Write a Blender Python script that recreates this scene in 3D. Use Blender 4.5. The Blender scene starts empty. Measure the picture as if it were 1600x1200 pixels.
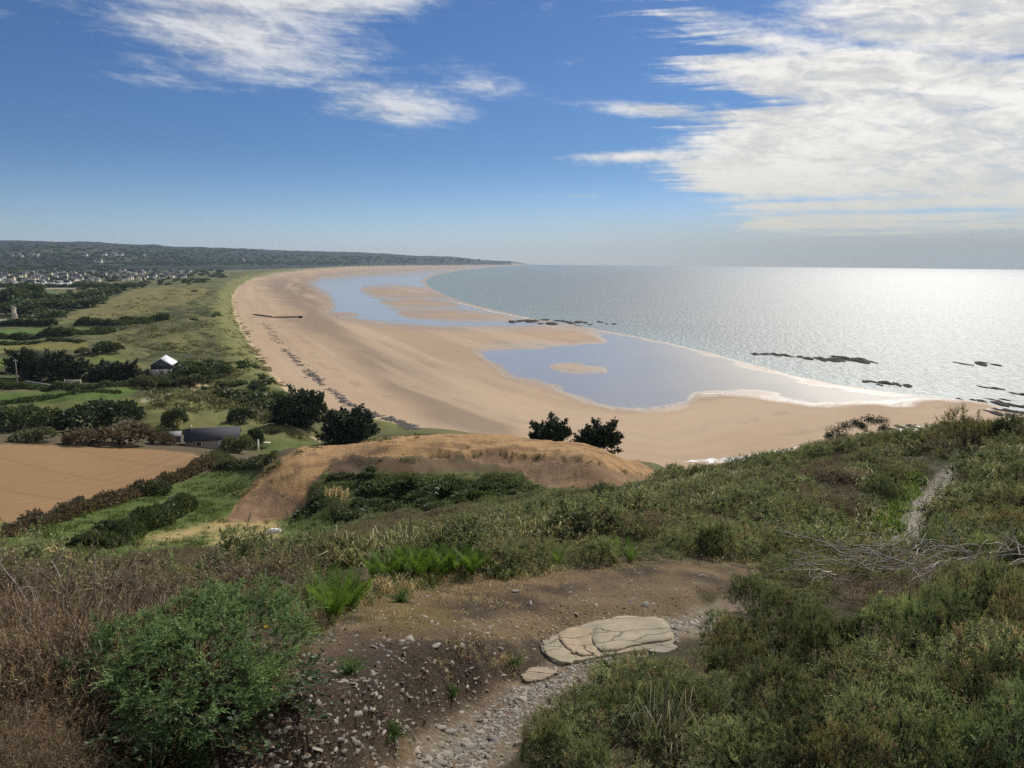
import bpy, math, random
import numpy as np
from mathutils import Vector, Matrix

random.seed(7)
rng = np.random.default_rng(7)
SC = bpy.context.scene
COL = SC.collection
rad = math.radians

# ------------------------------------------------------------------ camera
EYE = 50.0                     # eye height above the sea, metres
F = 1202.0                     # focal length in photo pixels (1600 px wide)
PITCH = math.atan(192.0 / F)
ROLL = 0.0090
_f = np.array([0, math.cos(PITCH), -math.sin(PITCH)])
_r0 = np.array([1.0, 0, 0]); _u0 = np.array([0, math.sin(PITCH), math.cos(PITCH)])
_rc = math.cos(ROLL) * _r0 + math.sin(ROLL) * _u0
_uc = -math.sin(ROLL) * _r0 + math.cos(ROLL) * _u0
cam_data = bpy.data.cameras.new('camera')
cam = bpy.data.objects.new('camera', cam_data)
COL.objects.link(cam)
cam_data.sensor_width = 36.0
cam_data.lens = F / 1600.0 * 36.0
cam_data.clip_start = 0.1
cam_data.clip_end = 60000.0
M = Matrix.Identity(4)
for i in range(3):
    M[i][0] = _rc[i]; M[i][1] = _uc[i]; M[i][2] = -_f[i]
M[2][3] = EYE
cam.matrix_world = M
SC.camera = cam

# ------------------------------------------------------------------ sun, sky, exposure
SUN_AZ, SUN_EL = rad(27), rad(37)       # azimuth from straight ahead (+Y) towards the right (+X)
SUN_STRENGTH = 4.6
SKY_STRENGTH = 0.10
HAZE = 4.4e-5
SC.view_settings.view_transform = 'Standard'
SC.view_settings.look = 'None'
SC.view_settings.gamma = 1.0
SC.view_settings.use_curve_mapping = False
SC.view_settings.exposure = 0.0
SC.cycles.use_denoising = False
SC.cycles.max_bounces = 6
SC.cycles.transparent_max_bounces = 6
SC.cycles.volume_bounces = 0
SC.cycles.caustics_reflective = False
SC.cycles.caustics_refractive = False

S = Vector((math.sin(SUN_AZ) * math.cos(SUN_EL), math.cos(SUN_AZ) * math.cos(SUN_EL), math.sin(SUN_EL)))
sd = bpy.data.lights.new('sun', 'SUN')
sd.energy = SUN_STRENGTH; sd.angle = rad(0.53); sd.color = (1.0, 0.955, 0.88)
sun = bpy.data.objects.new('sun', sd); COL.objects.link(sun)
sun.rotation_euler = S.to_track_quat('Z', 'Y').to_euler()
sun.location = S * 200


class E:
    """tiny wrapper that turns python arithmetic into Math nodes"""
    nt = None
    def __init__(self, s): self.s = s
    @staticmethod
    def m(op, a, b=None, c=None, clamp=False):
        n = E.nt.nodes.new('ShaderNodeMath'); n.operation = op; n.use_clamp = clamp
        for i, v in enumerate((a, b, c)):
            if v is None: continue
            if isinstance(v, E): E.nt.links.new(v.s, n.inputs[i])
            else: n.inputs[i].default_value = float(v)
        return E(n.outputs[0])
    def __add__(a, b): return E.m('ADD', a, b)
    __radd__ = __add__
    def __sub__(a, b): return E.m('SUBTRACT', a, b)
    def __rsub__(a, b): return E.m('SUBTRACT', b, a)
    def __mul__(a, b): return E.m('MULTIPLY', a, b)
    __rmul__ = __mul__
    def __truediv__(a, b): return E.m('DIVIDE', a, b)
    def __rtruediv__(a, b): return E.m('DIVIDE', b, a)

def smooth(x, a, b):
    n = E.nt.nodes.new('ShaderNodeMapRange'); n.interpolation_type = 'SMOOTHSTEP'
    n.inputs['From Min'].default_value = a; n.inputs['From Max'].default_value = b
    n.inputs['To Min'].default_value = 0; n.inputs['To Max'].default_value = 1
    E.nt.links.new(x.s, n.inputs['Value'])
    return E(n.outputs['Result'])

def vec(x, y, z=0.0):
    n = E.nt.nodes.new('ShaderNodeCombineXYZ')
    for i, v in enumerate((x, y, z)):
        if isinstance(v, E): E.nt.links.new(v.s, n.inputs[i])
        else: n.inputs[i].default_value = float(v)
    return n.outputs[0]

def noise(v, scale, detail=4.0, rough=0.55, dist=0.0):
    n = E.nt.nodes.new('ShaderNodeTexNoise')
    n.inputs['Scale'].default_value = scale; n.inputs['Detail'].default_value = detail
    n.inputs['Roughness'].default_value = rough; n.inputs['Distortion'].default_value = dist
    E.nt.links.new(v, n.inputs['Vector'])
    return E(n.outputs['Fac'])

def mixcol(fac, a, b, mode='MIX'):
    n = E.nt.nodes.new('ShaderNodeMix'); n.data_type = 'RGBA'; n.blend_type = mode
    for key, v in ((0, fac), (6, a), (7, b)):
        if isinstance(v, E): E.nt.links.new(v.s, n.inputs[key])
        elif isinstance(v, (int, float)): n.inputs[key].default_value = v
        elif isinstance(v, tuple): n.inputs[key].default_value = (*v, 1.0)
        else: E.nt.links.new(v, n.inputs[key])
    return n.outputs[2]

world = bpy.data.worlds.new('World'); SC.world = world
world.use_nodes = True
nt = world.node_tree; nt.nodes.clear(); E.nt = nt
sky = nt.nodes.new('ShaderNodeTexSky'); sky.sky_type = 'NISHITA'
sky.sun_disc = False
sky.sun_elevation = SUN_EL; sky.sun_rotation = SUN_AZ
sky.altitude = 50; sky.air_density = 1.0; sky.dust_density = 0.25; sky.ozone_density = 4.0
tc = nt.nodes.new('ShaderNodeTexCoord')
sp = nt.nodes.new('ShaderNodeSeparateXYZ'); nt.links.new(tc.outputs['Generated'], sp.inputs[0])
X, Y, Z = E(sp.outputs[0]), E(sp.outputs[1]), E(sp.outputs[2])
zz = E.m('MAXIMUM', Z, 0.0)
az = E.m('ARCTAN2', X, Y)
qx = X / (zz + 0.07); qy = Y / (zz + 0.07)
n_big = noise(vec(qx * 0.9, qy * 0.42, 3.1), 1.0, 3, 0.5, 0.4)
n_mid = noise(vec(az * 13.0 + zz * 14.0, zz * 40.0, 8.7), 1.0, 6, 0.62, 0.6)
n_fin = noise(vec(az * 52.0 + zz * 40.0, zz * 120.0, 1.7), 1.0, 4, 0.6, 0.5)
n_str = noise(vec(az * 5.0 + 1.0, zz * 95.0, 5.5), 1.0, 4, 0.55, 0.3)

def blob(u, v, w, h, a=1.0, slope=0.0):
    """soft patch of cloud, centre and radii in photo pixels, as angles of the sky"""
    ca = (u - 800) / F; ce = (408 + ROLL * (u - 800) - v) / F
    ca = math.atan(ca)
    dx = (az - ca) * (F / w)
    dy = (zz - ce + (az - ca) * slope) * (F / h)
    g = E.m('EXPONENT', (dx * dx + dy * dy) * -1.0)
    return g * a

# the large cloud deck on the sunny side, ragged at its edge, thinning out above the horizon
deck = smooth(az + (n_big - 0.5) * 0.22 + (n_str - 0.5) * 0.26 + zz * 0.30, 0.20, 0.36)
deck = deck * smooth(zz + (n_str - 0.5) * 0.045, 0.016, 0.062)
gap = blob(1150, 62, 95, 34, 0.9, 0.05) + blob(1120, 120, 90, 10, 0.55, 0.1) + blob(1330, 130, 90, 7, 0.35, 0.1) + blob(1560, 160, 90, 6, 0.4, 0.06) + blob(1200, 322, 200, 4.5, 0.5, 0.0) + blob(1400, 341, 200, 4.5, 0.5, 0.0) + blob(1240, 110, 60, 8, 0.4, 0.2)
deck = E.m('MAXIMUM', deck * 1.0 - gap, 0.0)
cov = deck * 1.02
for b in ((250, 10, 360, 58, 1.1, -0.10), (450, 58, 190, 46, 0.72, -0.16), (450, 140, 175, 36, 0.62, 0.0), (60, 14, 260, 40, 0.9, -0.05), (380, 110, 130, 20, 0.35, 0.0),
          (265, 165, 60, 14, 0.35, 0.0), (630, 188, 105, 26, 0.85, 0.03), (765, 152, 75, 20, 0.50, 0.0),
          (880, 128, 40, 12, 0.36, 0.0), (820, 4, 190, 16, 0.72, 0.04), (640, 30, 140, 36, 0.62, -0.2),
          (990, 190, 90, 12, 0.8, 0.10), (975, 255, 115, 9, 0.9, 0.0), (860, 311, 90, 4, 0.4, 0.0),
          (1130, 250, 110, 40, 0.5, 0.0)):
    cov = cov + blob(*b)
tex = n_mid * 0.64 + n_fin * 0.36
dens = smooth(cov + (tex - 0.5) * 1.35 + (n_str - 0.5) * 0.7, 0.18, 1.12)
dens = dens * smooth(zz, 0.004, 0.03)
thick = smooth(n_mid * 0.72 + n_fin * 0.28 + (n_big - 0.5) * 0.3, 0.36, 0.62)
ccol = mixcol(thick, (6.9, 6.85, 6.6), (9.7, 9.45, 8.9))
# warmer, dimmer cloud low over the sea
ccol = mixcol(smooth(zz, 0.03, 0.16), (6.9, 6.7, 5.9), ccol)
ccol = mixcol(smooth(az, -0.1, 0.35), mixcol(1.0, ccol, (0.80, 0.83, 0.90), 'MULTIPLY'), ccol)
# pale haze band near the horizon, greyer beneath the cloud deck
tint = mixcol(smooth(zz, 0.0, 0.14), (0.62, 0.72, 0.98), (0.33, 0.47, 0.66))
base = mixcol(1.0, sky.outputs[0], tint, 'MULTIPLY')
bank = smooth(az, -0.30, 0.55) * (1.0 - smooth(zz, 0.015, 0.085)) * 0.85
base = mixcol(bank, base, (4.0, 4.0, 3.65))
SKYMIX = mixcol(dens * 0.97, base, ccol)
bg = nt.nodes.new('ShaderNodeBackground'); bg.inputs['Strength'].default_value = SKY_STRENGTH
nt.links.new(SKYMIX, bg.inputs['Color'])
wo = nt.nodes.new('ShaderNodeOutputWorld'); nt.links.new(bg.outputs[0], wo.inputs['Surface'])

# ------------------------------------------------------------------ geometry of sight
def ray(u, v):
    u = np.asarray(u, float); v = np.asarray(v, float)
    return (_f[None, :] + _rc[None, :] * ((u.reshape(-1, 1) - 800) / F) - _uc[None, :] * ((v.reshape(-1, 1) - 600) / F))

def project(x, y, z):
    dx, dy, dz = x, y, z - EYE
    dep = dx * _f[0] + dy * _f[1] + dz * _f[2]
    dep = np.where(dep < 0.05, 0.05, dep)
    u = 800 + F * (dx * _rc[0] + dy * _rc[1] + dz * _rc[2]) / dep
    v = 600 - F * (dx * _uc[0] + dy * _uc[1] + dz * _uc[2]) / dep
    return u, v

def on_plane(u, v, z=0.0):
    d = ray(u, v)
    t = (z - EYE) / d[:, 2]
    return d[:, 0] * t, d[:, 1] * t

# ------------------------------------------------------------------ numpy noise
def _hash(ix, iy, seed):
    h = (ix.astype(np.int64) * 374761393 + iy.astype(np.int64) * 668265263 + seed * 1442695041) & 0xffffffff
    h = ((h ^ (h >> 13)) * 1274126177) & 0xffffffff
    return ((h ^ (h >> 16)) & 0xffff) / 65535.0

def vnoise(x, y, seed=0):
    ix = np.floor(x); iy = np.floor(y)
    fx = x - ix; fy = y - iy
    fx = fx * fx * (3 - 2 * fx); fy = fy * fy * (3 - 2 * fy)
    ix = ix.astype(np.int64); iy = iy.astype(np.int64)
    a = _hash(ix, iy, seed); b = _hash(ix + 1, iy, seed); c = _hash(ix, iy + 1, seed); d = _hash(ix + 1, iy + 1, seed)
    return (a * (1 - fx) + b * fx) * (1 - fy) + (c * (1 - fx) + d * fx) * fy

def fbm(x, y, seed=0, oct=4, gain=0.5):
    s = 0; a = 1; n = 0
    for k in range(oct):
        s = s + a * vnoise(x * 2 ** k + 13.7 * k, y * 2 ** k - 7.1 * k, seed + k); n += a; a *= gain
    return s / n                      # 0..1, mean 0.5

def sstep(x, a, b):
    t = np.clip((x - a) / (b - a), 0, 1)
    return t * t * (3 - 2 * t)

# ------------------------------------------------------------------ polygons and polylines
def poly_sd(px, py, poly):
    """signed distance to a closed polygon, negative inside"""
    P = np.asarray(poly, float); Q = np.roll(P, -1, 0)
    d2 = np.full(px.shape, 1e18); inside = np.zeros(px.shape, bool)
    for (x0, y0), (x1, y1) in zip(P, Q):
        ex, ey = x1 - x0, y1 - y0
        wx, wy = px - x0, py - y0
        t = np.clip((wx * ex + wy * ey) / (ex * ex + ey * ey + 1e-12), 0, 1)
        d2 = np.minimum(d2, (wx - t * ex) ** 2 + (wy - t * ey) ** 2)
        c = ((y0 <= py) & (y1 > py)) | ((y1 <= py) & (y0 > py))
        with np.errstate(divide='ignore', invalid='ignore'):
            xi = x0 + (py - y0) * ex / (ey if abs(ey) > 1e-12 else 1e-12)
        inside ^= c & (px < xi)
    d = np.sqrt(d2)
    return np.where(inside, -d, d)

def line_d(px, py, line, vals=None):
    """distance to an open polyline (and an interpolated value along it); also the side"""
    P = np.asarray(line, float)
    best = np.full(px.shape, 1e18); side = np.zeros(px.shape); val = np.zeros(px.shape)
    for k in range(len(P) - 1):
        x0, y0 = P[k]; x1, y1 = P[k + 1]
        ex, ey = x1 - x0, y1 - y0
        wx, wy = px - x0, py - y0
        t = np.clip((wx * ex + wy * ey) / (ex * ex + ey * ey + 1e-12), 0, 1)
        d2 = (wx - t * ex) ** 2 + (wy - t * ey) ** 2
        m = d2 < best
        best = np.where(m, d2, best)
        side = np.where(m, np.sign(ey * wx - ex * wy), side)      # + = right of travel
        val = np.where(m, (k + t) if vals is None else vals[k] * (1 - t) + vals[k + 1] * t, val)
    return np.sqrt(best), side, val

# ------------------------------------------------------------------ shape of the land
# survey points of the headland slope: column u, then (v, distance) pairs seen in the photo, then (distance, height) out of sight
SURVEY = {
 -160: ([(1200, 2.8), (1050, 4.3), (975, 6.0), (950, 18), (932, 52), (915, 66), (858, 79), (820, 91), (693, 146)], [(230, 8)]),
 0:    ([(1200, 2.8), (1050, 4.3), (970, 6.0), (945, 18), (928, 52), (912, 67), (850, 80), (815, 91), (760, 110), (693, 146)], [(230, 8)]),
 150:  ([(1200, 2.9), (1060, 4.2), (980, 5.8), (940, 18), (905, 50), (885, 68), (850, 80), (815, 92), (760, 112), (693, 147)], [(230, 8)]),
 300:  ([(1200, 3.0), (1080, 4.0), (1000, 5.2), (950, 9.0), (915, 22), (890, 48), (862, 73), (835, 85), (800, 97), (760, 112), (712, 135)], [(230, 8)]),
 450:  ([(1200, 3.1), (1080, 4.3), (960, 6.4), (925, 7.8), (893, 18), (868, 42), (842, 78), (820, 89), (806, 94), (772, 97), (738, 103), (708, 110)], [(135, 16), (170, 9), (230, 6)]),
 600:  ([(1200, 3.1), (1100, 4.0), (1000, 5.5), (930, 7.2), (902, 8.4), (872, 15), (848, 30), (825, 56), (803, 80), (785, 88), (745, 93), (722, 97), (700, 100), (692, 104), (684, 113)], [(150, 11), (185, 4), (230, 2)]),
 700:  ([(1200, 3.3), (1100, 4.3), (1000, 5.8), (930, 7.4), (898, 8.6), (862, 15), (838, 28), (812, 53), (790, 76), (778, 85), (737, 93), (724, 96), (700, 99.5), (692, 103), (679, 115)], [(150, 10), (185, 3), (230, 1)]),
 800:  ([(1200, 3.3), (1080, 4.6), (1010, 5.7), (965, 6.6), (890, 8.8), (855, 14), (828, 26), (800, 47), (775, 76), (765, 84), (740, 93), (703, 97.5), (694, 102), (680, 114)], [(150, 9), (190, 2), (230, 0)]),
 920:  ([(1200, 3.3), (1080, 4.6), (1015, 5.8), (975, 6.5), (930, 7.6), (885, 9.2), (845, 14), (815, 25), (788, 43), (770, 66), (762, 82), (718, 88), (709, 93), (697, 107)], [(140, 10), (180, 2), (230, 0)]),
 1030: ([(1200, 3.3), (1080, 4.6), (990, 6.2), (950, 7.2), (910, 8.4), (880, 9.6), (835, 14), (800, 23), (770, 37), (750, 52)], [(75, 27), (100, 21), (125, 17), (133, 15), (160, 3), (230, -2)]),
 1150: ([(1200, 3.3), (1060, 5.0), (960, 7.4), (910, 9.0), (880, 10.5), (835, 15), (795, 23), (760, 32), (738, 42)], [(60, 33), (85, 22), (120, 8), (160, 1), (230, -2)]),
 1280: ([(1200, 3.3), (1050, 5.2), (960, 7.6), (905, 10.2), (878, 12.5), (835, 18), (790, 25), (745, 33), (720, 40), (710, 44)], [(60, 34), (90, 16), (140, 2), (230, -2)]),
 1380: ([(1200, 3.4), (1030, 5.6), (950, 8.0), (900, 11), (862, 15), (830, 21), (795, 27), (750, 33), (715, 39), (693, 45)], [(62, 34), (95, 15), (145, 2), (230, -2)]),
 1460: ([(1200, 3.4), (1010, 6.0), (940, 8.6), (895, 11.5), (855, 16), (815, 25), (770, 31), (735, 37), (700, 43), (680, 48)], [(66, 34), (100, 14), (150, 2), (230, -2)]),
 1560: ([(1200, 3.5), (1000, 6.4), (940, 8.6), (890, 11.5), (845, 15.5), (800, 21), (760, 27), (725, 33), (695, 40), (676, 47)], [(64, 35), (100, 14), (150, 2), (230, -2)]),
 1760: ([(1200, 3.6), (1000, 6.6), (940, 8.8), (890, 11.5), (845, 15), (800, 20), (750, 27), (710, 35), (680, 45)], [(64, 35), (100, 14), (150, 2), (230, -2)]),
}
_pa, _pr, _pt = [], [], []
for u, (vis, hid) in SURVEY.items():
    a_last = None
    for v, r in vis:
        d = ray(u, v)[0]
        a_last = math.atan2(d[0], d[1])
        _pa.append(a_last); _pr.append(math.log(r)); _pt.append(-d[2] / math.hypot(d[0], d[1]))
    for r, z in hid:
        _pa.append(a_last); _pr.append(math.log(r)); _pt.append((EYE - z) / r)
    # under the feet
    _pa.append(a_last); _pr.append(math.log(0.9)); _pt.append(1.72 / 0.9 + 0.03)
    _pa.append(a_last); _pr.append(math.log(1.7)); _pt.append(1.85 / 1.7 + 0.03)
_pa = np.array(_pa); _pr = np.array(_pr); _pt = np.array(_pt)
KA = 3.0
def _phi(a0, r0, a1, r1): return np.sqrt((KA * (a0 - a1)) ** 2 + (r0 - r1) ** 2 + 0.10 ** 2)
n = len(_pa)
A = np.zeros((n + 3, n + 3))
A[:n, :n] = _phi(_pa[:, None], _pr[:, None], _pa[None, :], _pr[None, :]) - np.eye(n) * 1e-3
A[:n, n] = 1; A[:n, n + 1] = _pa; A[:n, n + 2] = _pr
A[n:, :n] = A[:n, n:].T
W = np.linalg.solve(A, np.concatenate([_pt, np.zeros(3)]))
TA = np.linspace(-0.86, 0.86, 260); TR = np.linspace(math.log(0.8), math.log(235), 420)
TT = np.zeros((len(TA), len(TR)))
for k in range(n):
    TT += W[k] * _phi(TA[:, None], TR[None, :], _pa[k], _pr[k])
TT += W[n] + W[n + 1] * TA[:, None] + W[n + 2] * TR[None, :]

def hill_base(x, y):
    r = np.hypot(x, y); a = np.clip(np.arctan2(x, y), TA[0], TA[-1]); l = np.log(np.clip(r, 0.81, 234))
    fa = (a - TA[0]) / (TA[1] - TA[0]); fr = (l - TR[0]) / (TR[1] - TR[0])
    i = np.clip(fa.astype(int), 0, len(TA) - 2); j = np.clip(fr.astype(int), 0, len(TR) - 2)
    fa = fa - i; fr = fr - j
    t = (TT[i, j] * (1 - fa) + TT[i + 1, j] * fa) * (1 - fr) + (TT[i, j + 1] * (1 - fa) + TT[i + 1, j + 1] * fa) * fr
    z = EYE - t * np.clip(r, 0.81, 234)
    return np.where(r > 234, z - (r - 234) * 0.3, z)

# the coast: foot of the dunes and of the cliff, walked from the right towards the far end of the bay
COAST_PX = [(1800, 612, 2), (1600, 645, 2), (1500, 668, 2), (1400, 690, 2), (1300, 738, 2), (1200, 755, 2), (1100, 764, 2), (1000, 748, 3), (850, 722, 3), (700, 700, 4),
            (580, 672, 4), (520, 645, 4), (455, 612, 4), (425, 580, 4), (400, 545, 4), (380, 515, 4), (368, 488, 4), (366, 465, 4), (374, 448, 4), (395, 436.5, 4),
            (430, 428, 4), (480, 422, 4), (540, 418, 4), (600, 416.2, 4), (700, 415.0, 4), (795, 413.8, 4)]
_c = [on_plane(u, v, z) for u, v, z in COAST_PX]
COAST = np.array([(float(a[0]), float(b[0])) for a, b in _c])

# the waterline and pools, outlined in the photograph and laid on the beach
SEA_PX = [(830, 412), (812, 414.2), (760, 418), (715, 423), (680, 430), (663, 438), (668, 447), (690, 459), (720, 470), (760, 481), (800, 490), (840, 499), (900, 508), (960, 519),
          (1040, 534), (1110, 551), (1180, 570), (1240, 586), (1310, 600), (1380, 610), (1450, 617), (1540, 628), (1620, 650), (2600, 650), (2600, 380), (1500, 390)]
POOL_PX = [
 [(480, 441), (500, 432), (560, 428), (640, 424), (720, 418), (780, 415), (815, 414), (760, 419), (715, 424), (680, 431), (664, 438), (669, 448), (692, 460), (722, 471), (762, 482), (802, 491), (850, 501), (900, 509), (880, 513), (840, 511), (800, 515), (740, 514), (660, 511), (590, 506), (530, 500), (505, 494), (520, 480), (512, 464), (495, 455)],
 [(738, 546), (770, 540), (820, 538), (900, 540), (945, 533), (935, 524), (900, 512), (960, 518), (1040, 534), (1110, 551), (1180, 570), (1240, 586), (1310, 600), (1380, 610), (1450, 617), (1500, 622), (1440, 626), (1400, 632), (1330, 632), (1270, 633), (1220, 625), (1180, 617), (1130, 614), (1090, 617), (1070, 632), (1010, 641), (960, 637), (915, 624), (870, 610), (830, 600), (790, 588), (760, 565)],
]
BAR_PX = [[(570, 453), (620, 449), (690, 458), (700, 462), (640, 464), (585, 460)],
          [(600, 472), (650, 468), (712, 476), (690, 480), (620, 479)],
          [(630, 489), (700, 486), (780, 492), (800, 498), (700, 499), (640, 495)],
          [(868, 574), (900, 572), (945, 580), (900, 581)],
          [(505, 494), (545, 494), (555, 497), (520, 499)]]

HILL_TOP = [(-300, 375, 5600), (0, 380, 6000), (150, 383.5, 6000), (300, 388, 6200), (400, 390.5, 6600), (500, 393, 7200), (600, 396.5, 8000), (700, 400.5, 8900), (760, 403, 9500), (795, 406.5, 9900), (812, 410, 10000), (830, 416, 10000)]
_ht = np.array([(math.atan((u - 800) / F / math.cos(PITCH)), EYE + (408 + ROLL * (u - 800) - v) / F * r, r) for u, v, r in HILL_TOP])

def low_land(x, y):
    """dunes, plain, beach, sea bed and far hills; returns height and a few fields"""
    r = np.hypot(x, y); a = np.arctan2(x, y)
    d, side, _ = line_d(x, y, COAST)
    s = d * side                                           # + towards the sea
    u, v = project(x, y, np.full(x.shape, 0.3))
    wob = (fbm(x / 14, y / 14, 3) - 0.5) * 7 + (fbm(x / 60, y / 60, 9) - 0.5) * 6
    pxw = np.clip(300.0 / np.maximum(r, 60), 0.08, 1.6)
    sea = poly_sd(u, v, SEA_PX) + wob * pxw * 0.35
    pool = np.minimum(poly_sd(u, v, POOL_PX[0]), poly_sd(u, v, POOL_PX[1])) + wob * pxw * 2.0
    for b in BAR_PX:
        pool = np.maximum(pool, -poly_sd(u, v, b) + wob * pxw * 1.2)
    # beach
    zb = 0.45 + 3.6 * (1 - sstep(s, -5, 110)) * (1 - 0.93 * sstep(a, -0.10, 0.05))
    zb = np.where(pool < 0, np.minimum(zb, 0.30), zb)
    zb = np.minimum(zb, np.clip(sea * 0.12, -1.5, 0.4) + np.where(sea > 0, 0.02 + np.clip(sea * 0.2, 0, 6), 0))
    # dunes and plain
    t = -s
    zp = 9.0 + 5.0 * (1 - sstep(r, 150, 420)) + (fbm(x / 120, y / 120, 21) - 0.5) * 2.0
    bump = (fbm(x / 18, y / 26, 5, 4) - 0.5) * 9 * (1 - sstep(t, 90, 190)) * sstep(t, 10, 30)
    dune = 4 + 8.5 * sstep(t, 0, 17) + bump
    kd = sstep(t, 45, 170)
    zl = dune * (1 - kd) + zp * kd
    zl = np.where(a > -0.02, 0.7 + 0.35 * np.minimum(t, 30), zl)
    # hills
    hz = np.interp(a, _ht[:, 0], _ht[:, 1]); hr = np.interp(a, _ht[:, 0], _ht[:, 2])
    hz = np.where(a > _ht[-1, 0], 0, hz)
    rs = np.interp(a, _ht[:, 0], np.array([2300, 2300, 2400, 2600, 3000, 3600, 4600, 6000, 7500, 8200, 8500, 8600]))
    q = np.clip((r - rs) / (hr - rs), 0, 1.3)
    hp = np.where(q < 1, sstep(q, 0, 1.0) * 0.55 + 0.45 * q ** 1.3, 1 - (q - 1) * 1.2)
    hp = hp + (fbm(x / 500, y / 700, 31, 4) - 0.5) * 0.55 * np.clip(q * (1.1 - q) * 4, 0, 1)
    tree = (fbm(x / 45, y / 140, 37, 3) - 0.5) * 8 * sstep(q, 0.05, 0.3)
    inland = sstep(t, 60, 500)
    zl = zl + (np.maximum((hz - 9) * hp, 0) + tree) * inland * (q > 0)
    z = np.where(s > 0, zb, zl)
    return z, dict(s=s, sea=sea, pool=pool, q=q * (t > 30), t=t, u=u, v=v)

# paths on the headland
PATH_NEAR_PX = [(560, 1330), (640, 1235), (690, 1190), (740, 1140), (790, 1095), (850, 1050), (925, 1015), (1000, 995), (1075, 965), (1150, 935)]
PATH_FAR_PX = [(1395, 868), (1415, 838), (1424, 815), (1432, 790), (1450, 765), (1478, 742), (1500, 727), (1515, 716)]
_RR = np.exp(np.linspace(math.log(1.2), math.log(10400), 900))

def march(u, v, height):
    u = np.atleast_1d(np.asarray(u, float)); v = np.atleast_1d(np.asarray(v, float))
    d = ray(u, v); h = np.hypot(d[:, 0], d[:, 1])
    X_ = d[:, :1] / h[:, None] * _RR; Y_ = d[:, 1:2] / h[:, None] * _RR; Z_ = EYE + d[:, 2:3] / h[:, None] * _RR
    g = height(X_.ravel(), Y_.ravel()).reshape(X_.shape)
    below = Z_ <= g
    k = np.where(below.any(1), below.argmax(1), len(_RR) - 1)
    k = np.maximum(k, 1); i = np.arange(len(u))
    f0 = Z_[i, k - 1] - g[i, k - 1]; f1 = Z_[i, k] - g[i, k]
    t = np.clip(f0 / np.where(np.abs(f0 - f1) < 1e-9, 1e-9, f0 - f1), 0, 1)
    x = X_[i, k - 1] * (1 - t) + X_[i, k] * t; y = Y_[i, k - 1] * (1 - t) + Y_[i, k] * t
    return x, y

def _path(px):
    x, y = march([p[0] for p in px], [p[1] for p in px], hill_base)
    return np.stack([x, y], 1)
PATH_NEAR = _path(PATH_NEAR_PX); PATH_FAR = _path(PATH_FAR_PX)

# the flat rock bedded beside the path: its plane and outline
SLAB_PX = [(838, 1012), (852, 996), (880, 984), (930, 968), (1035, 963), (1056, 985), (1058, 1012), (1000, 1022), (930, 1032), (870, 1048), (820, 1072), (806, 1062)]
_sx, _sy = march([950], [1004], hill_base); _sx, _sy = float(_sx[0]), float(_sy[0])
def _hb(x, y): return float(hill_base(np.array([x]), np.array([y]))[0])
SLAB_G = np.array([(_hb(_sx + .3, _sy) - _hb(_sx - .3, _sy)) / .6, (_hb(_sx, _sy + .3) - _hb(_sx, _sy - .3)) / .6]) * 0.8
SLAB_Z = _hb(_sx, _sy) - 0.06
def slab_plane(x, y): return SLAB_Z + SLAB_G[0] * (x - _sx) + SLAB_G[1] * (y - _sy)
def on_slab(u, v):
    d = ray(u, v); den = d[:, 2] - SLAB_G[0] * d[:, 0] - SLAB_G[1] * d[:, 1]
    t = (SLAB_Z - SLAB_G[0] * _sx - SLAB_G[1] * _sy - EYE) / den
    return d[:, 0] * t, d[:, 1] * t
_ox, _oy = on_slab([q[0] for q in SLAB_PX], [q[1] for q in SLAB_PX]); SLAB_XY = np.stack([_ox, _oy], 1)

def hill(x, y):
    z = hill_base(x, y)
    r = np.hypot(x, y)
    dn, side, side_val = line_d(x, y, PATH_NEAR)
    df, side2, _ = line_d(x, y, PATH_FAR)
    near = r < 30
    # the trodden path is worn in; its inland side is a low cut bank
    z = z - np.where(near, 0.10 * (1 - sstep(dn, 0.20, 0.5)), 0)
    left = (side < 0)
    bank = 0.22 * sstep(dn + (fbm(x * 1.7, y * 1.7, 77) - 0.5) * 0.26, 0.25, 0.46) * (1 - sstep(dn, 0.7, 2.2)) * sstep(side_val, 0.0, 1.0) * (1 - sstep(side_val, 4.6, 6.2))
    z = z + np.where(near & left, bank * 1.25, 0)
    z = z - 0.18 * (1 - sstep(df, 0.4, 1.3))
    sm = 1 - sstep(poly_sd(x, y, SLAB_XY), -0.03, 0.32)
    # roughness of the ground
    rough_far = sstep(r, 10, 40)
    z = z + (fbm(x / 0.55, y / 0.55, 41, 4) - 0.5) * 0.13 * (1 - rough_far) * (1 - 0.5 * (dn < 0.4)) * sstep(r, 1.5, 3)
    z = z + (fbm(x / 3.2, y / 3.2, 43, 4) - 0.5) * 0.8 * rough_far * (1 - sstep(r, 66, 74))
    z = z * (1 - sm) + (slab_plane(x, y) - 0.012) * sm
    return z, dn, df, side

def ground(x, y):
    """height of the built surface, read from its grid"""
    x = np.asarray(x, float); y = np.asarray(y, float)
    r = np.clip(np.hypot(x, y), GR[0], GR[-1] * 0.9999); a = np.clip(np.arctan2(x, y), GA[0], GA[-1] * 0.9999)
    i = np.clip(np.searchsorted(GA, a) - 1, 0, nA - 2); j = np.clip(np.searchsorted(GR, r) - 1, 0, nR - 2)
    fa = (a - GA[i]) / (GA[i + 1] - GA[i]); fr = (r - GR[j]) / (GR[j + 1] - GR[j])
    return (GZ2[i, j] * (1 - fa) + GZ2[i + 1, j] * fa) * (1 - fr) + (GZ2[i, j + 1] * (1 - fa) + GZ2[i + 1, j + 1] * fa) * fr

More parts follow.
